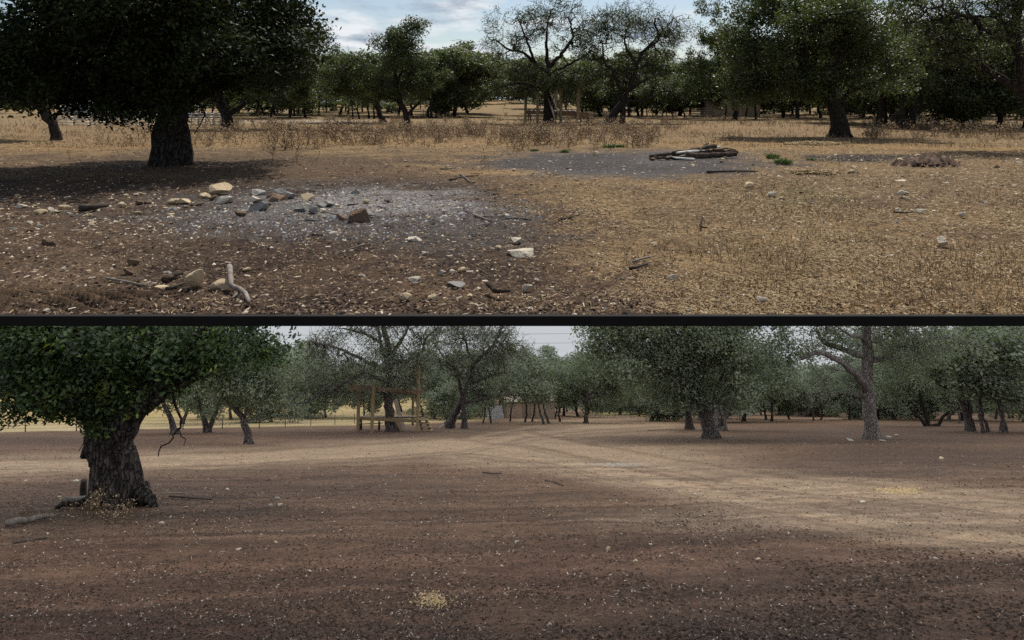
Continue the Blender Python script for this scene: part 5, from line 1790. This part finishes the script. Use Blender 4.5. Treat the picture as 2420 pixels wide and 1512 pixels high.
heap('U', 2192, 392, 125, 15, 'dark_dirt', 'low pile of dark lumpy dirt beside the black burnt strip', 'dirt_pile', 900, 0.12, 'clod', 5, 'dirt pile')
heap('U', 1930, 342, 150, 3.2, 'straw_bed', 'spread heap of golden straw before the flared oak', 'straw_heap', 2600, 0.1, 'straw', 6, 'straw heap')
heap('U', 1925, 413, 95, 3, 'straw_bed', 'small flattened straw heap on trampled ground below the green tufts', 'straw_heap', 1600, 0.1, 'straw', 7, 'straw heap')
heap('L', 1925, 984, 110, 19, 'red_dirt', 'mound of red dirt among the far oaks', 'dirt_mound', 500, 0.3, 'clod', 8, 'dirt mound')
heap('L', 738, 975, 26, 7, 'dark_dirt', 'small dark brush pile in the yellow field', 'brush_pile', 400, 0.25, 'clod', 9, 'brush pile')

# ------------------------------------------------------------------ grass tufts and weeds


def tuft_mesh(seed, n=130, h=0.22, r=0.35):
    rs0 = np.random.default_rng(seed)
    a = rs0.random(n) * 6.283; q = r * np.sqrt(rs0.random(n))
    c = np.stack([np.cos(a) * q, np.sin(a) * q * 0.7, np.zeros(n)], 1)
    lean = rs0.normal(size=(n, 2)) * 0.07
    hh = h * (0.5 + 0.7 * rs0.random(n)) * (1.1 - q / r * 0.5)
    w = 0.012 + 0.008 * rs0.random(n)
    b = rs0.random(n) * 6.283
    ww = np.stack([np.cos(b) * w, np.sin(b) * w, np.zeros(n)], 1)
    mid = c + np.stack([lean[:, 0], lean[:, 1], hh * 0.6], 1)
    top = c + np.stack([lean[:, 0] * 2.4, lean[:, 1] * 2.4, hh], 1)
    V = np.stack([c - ww, c + ww, mid + ww * 0.7, mid - ww * 0.7, top], 1).reshape(-1, 3)
    k = 5 * np.arange(n)[:, None]
    return mesh_np('grass_tuft', V, [k + np.array([0, 1, 2, 3]), k + np.array([3, 2, 4])], face_attr=np.tile(rs0.random(n), 2))


for i, (px, py, w, lab) in enumerate(((1445, 350, 46, 'bright green grass tuft at the back of the dark ash'), (1466, 350, 30, 'low green tuft joined to the bright tuft at the back of the ash'), (1334, 360, 26, 'small green tuft on the ash edge beside the upright tan stone'),
        (1262, 357, 22, 'faint green tuft among dry weeds behind the ash'), (1825, 373, 40, 'green grass tuft beside the burnt pile'), (1852, 386, 48, 'largest green grass tuft before the burnt pile'), (1917, 379, 20, 'small yellow green tuft between the ash patches'))):
    p = at('U', px, py)
    s = w * p.y / F / 0.7
    o = link_mesh('grass_tuft', tuft_mesh(900 + i, 220), M['grass_green'], None, p, (0, 0, i), (s, s, min(s, 0.9)))
    tag(o, lab, 'grass tuft')


def weed_mesh(seed, h=0.75, stems=4, heads=True, bushy=1.0):
    rs0 = np.random.default_rng(seed)
    V, F3, T = [], [], []

    def seg(p, q, r0, tone):
        k = len(V)
        a = np.cross(q - p, (0.3, 0.8, 0.2)); a /= max(np.linalg.norm(a), 1e-6)
        b = np.cross(q - p, a); b /= max(np.linalg.norm(b), 1e-6)
        for c in (p, q):
            for t in (0, 2.094, 4.189):
                V.append(c + (a * math.cos(t) + b * math.sin(t)) * r0)
        for i in range(3):
            j = (i + 1) % 3
            F3.append((k + i, k + j, k + 3 + j)); F3.append((k + i, k + 3 + j, k + 3 + i)); T.extend((tone, tone))

    def blob3(c, r, tone):
        k = len(V)
        for dv in ((1, 0, 0), (0, 1, 0), (-1, 0, 0), (0, -1, 0), (0, 0, 1.1), (0, 0, -0.9)):
            V.append(c + np.array(dv) * r * rs0.uniform(0.7, 1.3))
        for f in ((0, 1, 4), (1, 2, 4), (2, 3, 4), (3, 0, 4), (1, 0, 5), (2, 1, 5), (3, 2, 5), (0, 3, 5)):
            F3.append(tuple(k + i for i in f)); T.append(tone)

    for s in range(stems):
        p = np.array([rs0.normal() * 0.2 * bushy, rs0.normal() * 0.2 * bushy, -0.05])
        g = np.array([rs0.normal() * 0.3, rs0.normal() * 0.3, 1.0])
        seg(np.array([0, 0, -0.06]), p, 0.007, 0.2)
        hh = h * rs0.uniform(0.55, 1.1)
        n = 4
        for i in range(n):
            q = p + g * hh / n + rs0.normal(size=3) * 0.025
            seg(p, q, 0.007, 0.25)
            for _ in range(int(3 * bushy)):
                dv = rs0.normal(size=3) * 0.11; dv[2] = abs(dv[2]) * 0.8
                seg(q, q + dv, 0.0045, 0.35)
                if heads and rs0.random() < 0.75:
                    blob3(q + dv, rs0.uniform(0.012, 0.030), rs0.uniform(0.35, 1.0))
            p = q
        if heads:
            blob3(p, 0.04, rs0.uniform(0.5, 1))
    return mesh_np('dried_weed', np.array(V), np.array(F3), face_attr=T)


WEEDS = []
for k in range(7):
    me = weed_mesh(700 + k, 0.58, 5 + k % 3, True, 1.2)
    me.materials.append(M['weed'])
    WEEDS.append(me)
STALKS = []
for k in range(4):
    me = weed_mesh(720 + k, 0.6, 2, True, 0.5)
    me.materials.append(M['weed'])
    STALKS.append(me)


def weed(px, py, s, label, group, pool=WEEDS, W='U'):
    p = at(W, px, py)
    o = link_mesh('dried_weed', R3.choice(pool), None, None, p, (0, 0, R3.uniform(0, 6.28)), (s, s, s * R3.uniform(0.8, 1.2)))
    return tag(o, label, 'weed', group)


wz_list = [
    (46, (470, 800), (300, 356), 'brown seeding weed past the massive oak', 'weeds beside the massive oak'),
    (50, (760, 1170), (300, 345), 'brown seeding weed around the tall crowned oak', 'weeds around the tall crowned oak'),
    (60, (1170, 1560), (290, 356), 'dry brown weed in the belt before the timber platform', 'weeds before the timber platform'),
    (26, (1560, 1850), (282, 300), 'dark dry weed before the tan shed', 'weeds before the tan shed'),
    (58, (2030, 2419), (288, 332), 'dark dry weed in the shade of the double trunked oak', 'weeds in the oak shade'),
    (14, (230, 360), (285, 345), 'sparse dry weed before the pipe corral', 'weeds before the corral'),
    (10, (1840, 2030), (275, 300), 'dry weed behind the flared oak', 'weeds behind the flared oak'),
]
for n, (x0, x1), (y0, y1), lab, grp in wz_list:
    for _ in range(n):
        wx, wy, wsz = R3.uniform(x0, x1), R3.uniform(y0, y1), R3.uniform(0.75, 1.35)
        weed(wx, wy, wsz, '%s %s, %s' % ('tall' if wsz > 1.15 else 'low' if wsz < 0.92 else 'medium', lab, 'in front' if wy > (y0 + y1) / 2 else 'further back'), grp, R3.choice((WEEDS, STALKS, WEEDS)))
for px, py, s, lab in ((648, 384, 1.0, 'dead bushy weed at the edge of the oak shade'), (684, 382, 0.95, 'dead slanting weed beside the bushy weed in shade'), (700, 384, 0.8, 'thin dead weed in the oak shade edge'), (738, 382, 0.7, 'lone dead stalk past the oak shade'),
                       (1150, 386, 0.8, 'lone dry stalk on brown ground behind the ash'), (1325, 520, 0.62, 'tall lone dry stalk on the straw'), (1210, 372, 0.6, 'dry stalk near the back edge of the dark ash'), (1506, 352, 0.5, 'dry stalk beside the green tufts'),
                       (165, 378, 0.6, 'dark little weed beside the oak shade'), (283, 372, 0.6, 'dark stalk standing before the massive trunk'), (262, 375, 0.5, 'short dark stalk before the massive trunk'), (1983, 365, 0.55, 'pale green stalk before the golden straw'), (145, 330, 0.9, 'dry weed at the foot of the leaning oak')):
    weed(px, py, s, lab, None, STALKS)
for px, py, s in ((232, 1215, 0.5), (268, 1222, 0.45), (250, 1240, 0.42), (215, 1205, 0.5), (300, 1228, 0.35), (60, 1215, 0.35)):
    weed(px, py, s, 'dried tan weed at the foot of the furrowed oak', 'weeds at the furrowed oak', WEEDS, 'L')
# the rest of the weed belt, as one mass
vs, fs, ts = [], [], []
off = 0
rs = np.random.default_rng(99)
wm = []
for me in WEEDS:
    v = np.empty(len(me.vertices) * 3, dtype=np.float32); me.vertices.foreach_get('co', v)
    f = np.empty(len(me.loops), dtype=np.int32); me.loops.foreach_get('vertex_index', f)
    t = np.empty(len(me.polygons), dtype=np.float32); me.attributes['tone'].data.foreach_get('value', t)
    wm.append((v.reshape(-1, 3), f.reshape(-1, 3), t))
for _ in range(520):
    px = rs.uniform(450, 2419)
    py = rs.uniform(276, 330)
    if 1600 < px < 2030 and py > 298: continue
    if py > 312 and fbm(np.array([px / 90.0]), np.array([py / 30.0]), 97)[0] < 0.5: continue
    p = at('U', px, py)
    v, f, t = wm[rs.integers(7)]
    a = rs.uniform(0, 6.28); s = rs.uniform(0.6, 1.15)
    c_, s_ = math.cos(a) * s, math.sin(a) * s
    vv = np.stack([v[:, 0] * c_ - v[:, 1] * s_, v[:, 0] * s_ + v[:, 1] * c_, v[:, 2] * s], 1) + np.array(p)
    vs.append(vv); fs.append(f + off); ts.append(t); off += len(v)
stuff('weeds', np.concatenate(vs), np.concatenate(fs), np.concatenate(ts), 'weed', 'belt of dead brown weeds across the middle of the pasture')

# ------------------------------------------------------------------ timber platforms, tables


def beam(parent, name, p0, p1, w, t, mat):
    p0, p1 = Vector(p0), Vector(p1)
    dv = p1 - p0
    me = box_mesh(name, w, t, dv.length, (0, 0, dv.length / 2), min(w, t) * 0.06)
    o = link_mesh(name, me, M[mat], parent)
    o.location = p0
    o.rotation_mode = 'QUATERNION'
    o.rotation_quaternion = dv.to_track_quat('Z', 'Y')
    return o


def px_local(W, base, d):
    x, y, z = hit(W, base[0], base[1], d)
    m = y / F
    k = S if W == 'L' else 0.0
    return Vector((x, y, wz(W, y, z))), (lambda px, py, dep=0.0: ((px - base[0]) * m, dep, (base[1] - py) * m - k * dep))


# lower, seen clearly: yellow posts, brown top rail, deck rail, plywood side, steps
o0, q = px_local('L', (925, 1020), None)
fr = empty('timber_pavilion', o0, 'open pavilion of yellow posts with a brown top rail round the grey oak', 'pavilion')


def rail(parent, name, pa, pb, hgt, thick, mat):
    """horizontal plank between two picture points, hgt tall"""
    a, b = Vector(pa), Vector(pb)
    dv = b - a
    me = box_mesh(name, dv.length, thick, hgt, (dv.length / 2, 0, 0), thick * 0.08)
    o = link_mesh(name, me, M[mat], parent)
    o.location = a
    o.rotation_mode = 'QUATERNION'
    o.rotation_quaternion = dv.to_track_quat('X', 'Z')
    return o


bm_w = 0.19
beam(fr, 'post', q(844, 1024, 0.2), q(846, 922, 0.2), bm_w, bm_w, 'yellow_lumber')
beam(fr, 'post', q(885, 1030, -1.1), q(891, 905, -1.1), bm_w * 1.05, bm_w * 1.05, 'yellow_lumber')
beam(fr, 'post', q(985, 1020, 0.2), q(988, 868, 0.2), bm_w, bm_w, 'yellow_lumber')
beam(fr, 'post', q(964, 1006, 2.2), q(965, 920, 2.2), 0.14, 0.14, 'yellow_lumber')
rail(fr, 'top_rail', q(832, 917, -0.95), q(1000, 926, -0.6), 0.24, 0.05, 'brown_lumber')
rail(fr, 'top_rail', q(833, 912, 0.05), q(885, 914, 0.05), 0.20, 0.05, 'yellow_lumber')
rail(fr, 'top_rail', q(846, 924, 2.3), q(986, 928, 2.3), 0.2, 0.05, 'brown_lumber')
rail(fr, 'deck_rail', q(846, 988, 0.33), q(986, 995, 0.33), 0.22, 0.05, 'yellow_lumber')
rail(fr, 'deck_rail', q(846, 985, 2.0), q(986, 986, 2.0), 0.16, 0.05, 'yellow_lumber')
for k in range(12):
    xx = 849 + k * 11.4
    rail(fr, 'deck_board', q(xx, 985.5, 0.40), q(xx, 983.5, 2.0), 0.03, 0.24, 'grey_plank')
for k in range(5):
    rail(fr, 'wall_board', q(958, 905 - k * 11, 2.1), q(990, 904 - k * 11, 2.1), 0.28, 0.03, 'yellow_lumber')
st = empty('wooden_steps', at('L', 1002, 1019), 'short flight of open wooden steps at the end of the timber deck', 'steps')
qq = px_local('L', (1002, 1019), None)[1]
beam(st, 'stringer', qq(990, 990), qq(998, 1018), 0.05, 0.16, 'grey_plank')
beam(st, 'stringer', qq(1006, 990), qq(1016, 1018), 0.05, 0.16, 'grey_plank')
for xa, xb, yb in ((984, 1013, 991), (989, 1016, 999.5), (992, 1021, 1008), (996, 1023, 1016)):
    rail(st, 'tread', qq(xa, yb, -0.12), qq(xb, yb, -0.12), 0.05, 0.28, 'yellow_lumber')
o0, qq = px_local('L', (950, 1016), None)
for i, (x0, y0, x1, y1, w, mt, lab) in enumerate(((954, 1014, 931, 948, 0.34, 'grey_plank', 'wide grey brown plank leaning against the grey oak trunk'), (943, 1012, 932, 985, 0.28, 'brown_lumber', 'shorter brown plank leaning on the grey oak behind the wide plank'))):
    o = empty('leaning_plank', at('L', x0, y0, o0.y - 0.2 + 0.5 * i), lab, 'plank')
    m = o0.y / F
    bd = beam(o, 'plank_board', (0, 0, 0), ((x1 - x0) * m, 0.5, (y0 - y1) * m), w, 0.06, mt)
    bd.name = 'board'


def table(W, px, py, wpx, mat, label):
    o0, _ = px_local(W, (px, py), None)
    m = o0.y / F
    s = wpx * m / 1.85
    t = empty('picnic_table', o0, label, 'picnic table', rot=(SLOPE[W], 0, 0.12))
    t.scale = (s, s, s)
    for k in range(5):
        link_mesh('table_plank', box_mesh('table_plank', 1.85, 0.135, 0.04, (0, -0.29 + k * 0.145, 0.74), 0.006), M[mat], t)
    for sg in (-1, 1):
        for k in range(2):
            link_mesh('seat_plank', box_mesh('seat_plank', 1.85, 0.13, 0.04, (0, sg * (0.60 + k * 0.14), 0.43), 0.006), M[mat], t)
        for sx in (-0.65, 0.65):
            beam(t, 'leg', (sx, sg * 0.70, -0.02), (sx, sg * 0.22, 0.72), 0.09, 0.04, mat)
    for sx in (-0.7, 0.7):
        link_mesh('cross_brace', box_mesh('cross_brace', 0.04, 1.5, 0.09, (sx, 0, 0.37)), M[mat], t)
        link_mesh('cross_brace', box_mesh('cross_brace', 0.04, 0.7, 0.09, (sx, 0, 0.67)), M[mat], t)
    return t


table('L', 874, 1016, 60, 'black_paint', 'black picnic table under the timber pavilion')
for i, (x0, y0, x1, y1, w) in enumerate(((1038, 1011, 1068, 993, 0.22), (1050, 1010, 1086, 986, 0.2), (1060, 1008, 1092, 975, 0.18))):
    p = at('L', x0, y0)
    m = p.y / F
    o = empty('leaning_board', p, 'grey weathered board in the stack leaning by the crooked oak', 'board', 'boards leaning by the crooked oak')
    beam(o, 'board', (0, 0.2 * i, 0.02), ((x1 - x0) * m, 0.4 + 0.2 * i, (y0 - y1) * m), w, 0.05, 'grey_plank' if i < 2 else 'white_board')

# upper, in shade
o0, q = px_local('U', (1296, 291), None)
fr = empty('timber_platform', o0, 'shaded timber platform on posts around the half bare oak', 'timber platform')
for px0, py0, dep, top in ((1241, 291, -0.3, 197), (1268, 293, -1.6, 205), (1324, 291, -0.3, 196), (1364, 291, -0.4, 200), (1318, 281, 3.2, 205)):
    beam(fr, 'post', q(px0, py0 + 2, dep), q(px0 + 1, top, dep), 0.25, 0.25, 'yellow_lumber')
rail(fr, 'top_rail', q(1230, 197, -1.45), q(1300, 199, -1.45), 0.3, 0.06, 'brown_lumber')
rail(fr, 'top_rail', q(1290, 202, -0.55), q(1370, 200, -0.55), 0.3, 0.06, 'brown_lumber')
rail(fr, 'deck_rail', q(1243, 265, -0.15), q(1390, 270, -0.15), 0.34, 0.06, 'brown_lumber')
rail(fr, 'deck_rail', q(1243, 264, 3.0), q(1366, 264, 3.0), 0.25, 0.06, 'brown_lumber')
for k in range(11):
    xx = 1246 + k * 11.6
    rail(fr, 'deck_board', q(xx, 262.5, -0.1), q(xx, 261.5, 3.0), 0.04, 0.32, 'grey_plank')
for pa, pb, w, lab in (((1328, 289), (1298, 212), 0.42, 'wide plank leaning across the platform against the half bare oak'), ((1314, 289), (1296, 230), 0.32, 'narrow dark plank leaning behind the wide plank')):
    p = at('U', pa[0], 291, o0.y - 0.55)
    m = o0.y / F
    o = empty('leaning_plank', p, lab, 'plank')
    beam(o, 'board', (0, 0, 0), ((pb[0] - pa[0]) * m, 0.3, (pa[1] - pb[1]) * m), w, 0.07, 'grey_plank')
st = empty('wooden_steps', at('U', 1378, 289), 'open wooden steps at the end of the shaded platform', 'steps')
qq = px_local('U', (1378, 289), None)[1]
beam(st, 'stringer', qq(1366, 268), qq(1372, 289), 0.06, 0.2, 'brown_lumber')
beam(st, 'stringer', qq(1386, 268), qq(1392, 289), 0.06, 0.2, 'brown_lumber')
for xa, xb, yb in ((1364, 1390, 268), (1366, 1394, 275), (1368, 1396, 281), (1370, 1394, 287)):
    rail(st, 'tread', qq(xa, yb, -0.15), qq(xb, yb, -0.15), 0.06, 0.32, 'brown_lumber')
table('U', 1272, 287, 62, 'black_paint', 'dark picnic table in shade under the timber platform')
for i, (x0, y0, x1, y1) in enumerate(((1418, 290, 1462, 262), (1424, 290, 1456, 268))):
    p = at('U', x0, y0)
    m = p.y / F
    o = empty('leaning_board', p, ('long bleached board leaning on the twisted oak', 'shorter bleached board leaning under the long one')[i], 'board')
    beam(o, 'board', (0, 0.3 * i, 0.02), ((x1 - x0) * m, 0.3 + 0.3 * i, (y0 - y1) * m), 0.2, 0.06, 'white_board')


# ------------------------------------------------------------------ sheds, corral, fences, wires
def shed(W, px0, px1, py_base, hgt, depth, label, d=None):
    o0, _ = px_local(W, ((px0 + px1) / 2, py_base), d)
    m = o0.y / F
    w = (px1 - px0) * m
    sh = empty('shed', o0, label, 'shed', rot=(0, 0, 0.08))
    sink = 0.4 if W == 'U' else 0.4 + S * depth
    n = max(6, int(w / 0.9))
    for k in range(n):
        link_mesh('wall_panel', box_mesh('wall_panel', w / n - 0.03, 0.05, hgt + sink, (-w / 2 + (k + 0.5) * w / n, 0.05 * (k % 2) * 0.4, (hgt - sink) / 2)), M['shed_tan'], sh)
    link_mesh('side_wall', box_mesh('side_wall', 0.06, depth, hgt + sink, (-w / 2 - 0.04, depth / 2 + 0.05, (hgt - sink) / 2)), M['shed_tan'], sh)
    link_mesh('side_wall', box_mesh('side_wall', 0.06, depth, hgt + sink, (w / 2 + 0.04, depth / 2 + 0.05, (hgt - sink) / 2)), M['shed_tan'], sh)
    r = link_mesh('roof', box_mesh('roof', w + 0.5, depth + 0.6, 0.08, (0, depth / 2, hgt + 0.25)), M['shed_tan'], sh)
    link_mesh('door', box_mesh('door', 0.95, 0.04, 2.0, (w * 0.2, -0.06, 0.9)), M['shed_tan'], sh)
    return sh


shed('U', 1684, 1797, 279, 2.2, 5.0, 'tan metal shed half hidden behind slender dark oaks', d=98)
shed('L', 1196, 1310, 990, 1.9, 5.0, 'tan metal shed behind the slender grey grove', d=88)
o0, q = px_local('L', (1172, 992), 82)
pn = empty('metal_panel', o0, 'white ribbed metal panel propped between slender grey trunks', 'metal panel')
for k in range(5):
    w = 1.8; m = o0.y / F
    link_mesh('panel_strip', box_mesh('panel_strip', w, 0.04, 0.25, (0, 0.03 * (k % 2), 0.15 + k * 0.28)), M['white_metal'], pn, (0, 0, 0.05), (0, -0.18, 0))
o0, q = px_local('U', (1655, 279), 94)
pn = empty('metal_panel', o0, 'low grey gate panel in front of the tan shed', 'metal panel')
for k in range(4):
    link_mesh('panel_rail', box_mesh('panel_rail', 2.2, 0.05, 0.06, (0, 0, 0.3 + k * 0.3)), M['steel'], pn)


def tube_between(parent, name, p, q_, r, mat, sides=6):
    o = tube_obj(name, [Vector(p), Vector(q_)], r, r, mat, parent, sides, 0.0)
    return o


def corral(pxs, py, top, label, rails=5, d=None, name='corral_fence'):
    o0, q = px_local('U', (pxs[0], py), d)
    f = empty(name, o0, label, 'fence')
    m = o0.y / F
    for px in pxs:
        tube_between(f, 'post', q(px, py + 3), q(px, top - 2), 0.05, 'steel')
    for k in range(rails):
        yy = py - (py - top) * (k + 0.35) / rails
        for a, b in zip(pxs[:-1], pxs[1:]):
            tube_between(f, 'rail', q(a, yy + random.uniform(-0.6, 0.6)), q(b, yy + random.uniform(-0.6, 0.6)), 0.035, 'steel')
    return f


corral((135, 175, 213, 250, 290, 330, 370), 295, 265, 'grey pipe corral panels behind the bent oak', d=60)
corral((438, 452, 468, 486, 504, 522), 296, 266, 'grey pipe corral panels past the massive oak trunk', d=60)
o0, q = px_local('U', (441, 297), 59)
g = empty('corral_gate', o0, 'tall pipe gate frame of the corral beside the massive oak', 'gate')
tube_between(g, 'gate_post', q(441, 299), q(441, 250), 0.05, 'steel')
tube_between(g, 'gate_post', q(468, 299), q(468, 250), 0.05, 'steel')
tube_between(g, 'gate_beam', q(441, 250), q(468, 250), 0.05, 'steel')


# white stock trailer glimpsed through leaves
o0, q = px_local('U', (200, 268), 92)
tr = empty('stock_trailer', o0, 'white stock trailer glimpsed through the oak leaves behind the corral', 'trailer')
link_mesh('body', box_mesh('body', 3.6, 1.9, 1.7, (0, 0, 1.45), 0.12), M['white_metal'], tr)
link_mesh('nose', box_mesh('nose', 0.8, 1.6, 1.2, (-2.1, 0, 1.35), 0.2), M['white_metal'], tr)
link_mesh('fender', box_mesh('fender', 1.5, 0.2, 0.12, (0.4, -1.02, 0.78), 0.03), M['steel'], tr)
for sx in (0.0, 0.8):
    w = tube_obj('wheel', [(sx, -1.05, 0.36), (sx, -0.85, 0.36)], 0.36, 0.36, 'black_paint', tr, 16, 0.0)


def wire_fence(W, pts, hgt, label, d=None):
    f = None
    P3 = [at(W, px, py, d) for px, py in pts]
    f = empty('wire_fence', P3[0], label, 'fence')
    for p in P3:
        l = p - P3[0]
        tube_between(f, 'post', l + Vector((0, 0, -0.2)), l + Vector((random.uniform(-0.04, 0.04), 0, hgt)), 0.035, 'rust')
    for k in range(4):
        z = hgt * (0.25 + 0.22 * k)
        for a, b in zip(P3[:-1], P3[1:]):
            tube_between(f, 'wire', a - P3[0] + Vector((0, 0, z)), b - P3[0] + Vector((0, 0, z)), 0.008, 'rust', 3)


wire_fence('L', ((-60, 1023), (60, 1021), (180, 1019), (300, 1017), (432, 1015), (525, 1014), (613, 1012), (674, 1009), (734, 1006), (791, 1003), (838, 1001)), 0.95, 'thin wire fence on dark posts along the yellow field')
wire_fence('L', ((1388, 987), (1418, 987), (1453, 987), (1490, 987), (1525, 987), (1560, 987), (1600, 987)), 1.3, 'thin wire fence before the green field past the track bend')
wire_fence('U', ((560, 278), (615, 279), (662, 279), (710, 278), (800, 276), (900, 274), (1000, 272), (1100, 271)), 1.1, 'thin wire fence across the far dry pasture', d=95)
wire_fence('U', ((1850, 274), (1930, 274), (2010, 274), (2090, 274), (2170, 274)), 1.2, 'thin wire fence behind the large flared oak', d=100)


def cable(W, pa, pb, d, label, sag=1.2):
    def pt(p):
        x = (p[0] - CX) / F * d
        return Vector((x, d, wz(W, d, H - (p[1] - HOR[W]) / F * d)))
    a, b = pt(pa), pt(pb)
    pts = [(a.lerp(b, t) - Vector((0, 0, sag * 4 * t * (1 - t)))) for t in np.linspace(0, 1, 24)]
    base = pts[0].copy()
    o = tube_obj('power_line', [p - base for p in pts], 0.035, 0.035, 'black_paint', None, 4, 0.0)
    o.location = base
    tag(o, label, 'power line')


cable('L', (-300, 790), (2700, 768), 200, 'upper thin power line across the pale sky gap')
cable('L', (-300, 812), (2700, 790), 200, 'lower thin power line across the pale sky gap')
cable('U', (-300, 128), (2700, 150), 170, 'thin power line crossing the cloudy sky behind the crowns')


# trees that would share a label are told apart by their order along the row
ORD = ('first', 'second', 'third', 'fourth', 'fifth', 'sixth', 'seventh', 'eighth', 'ninth', 'tenth', 'eleventh', 'twelfth')
rows = {}
for ob in COL.objects:
    if ob.parent is None and ob.get('category') == 'tree':
        rows.setdefault(ob['label'], []).append(ob)
for lab, obs in rows.items():
    if 1 < len(obs) <= 12:
        obs.sort(key=lambda ob: ob.location.x / ob.location.y)
        for k, ob in enumerate(obs):
            ob['label'] = '%s, %s along' % (lab, ORD[k])
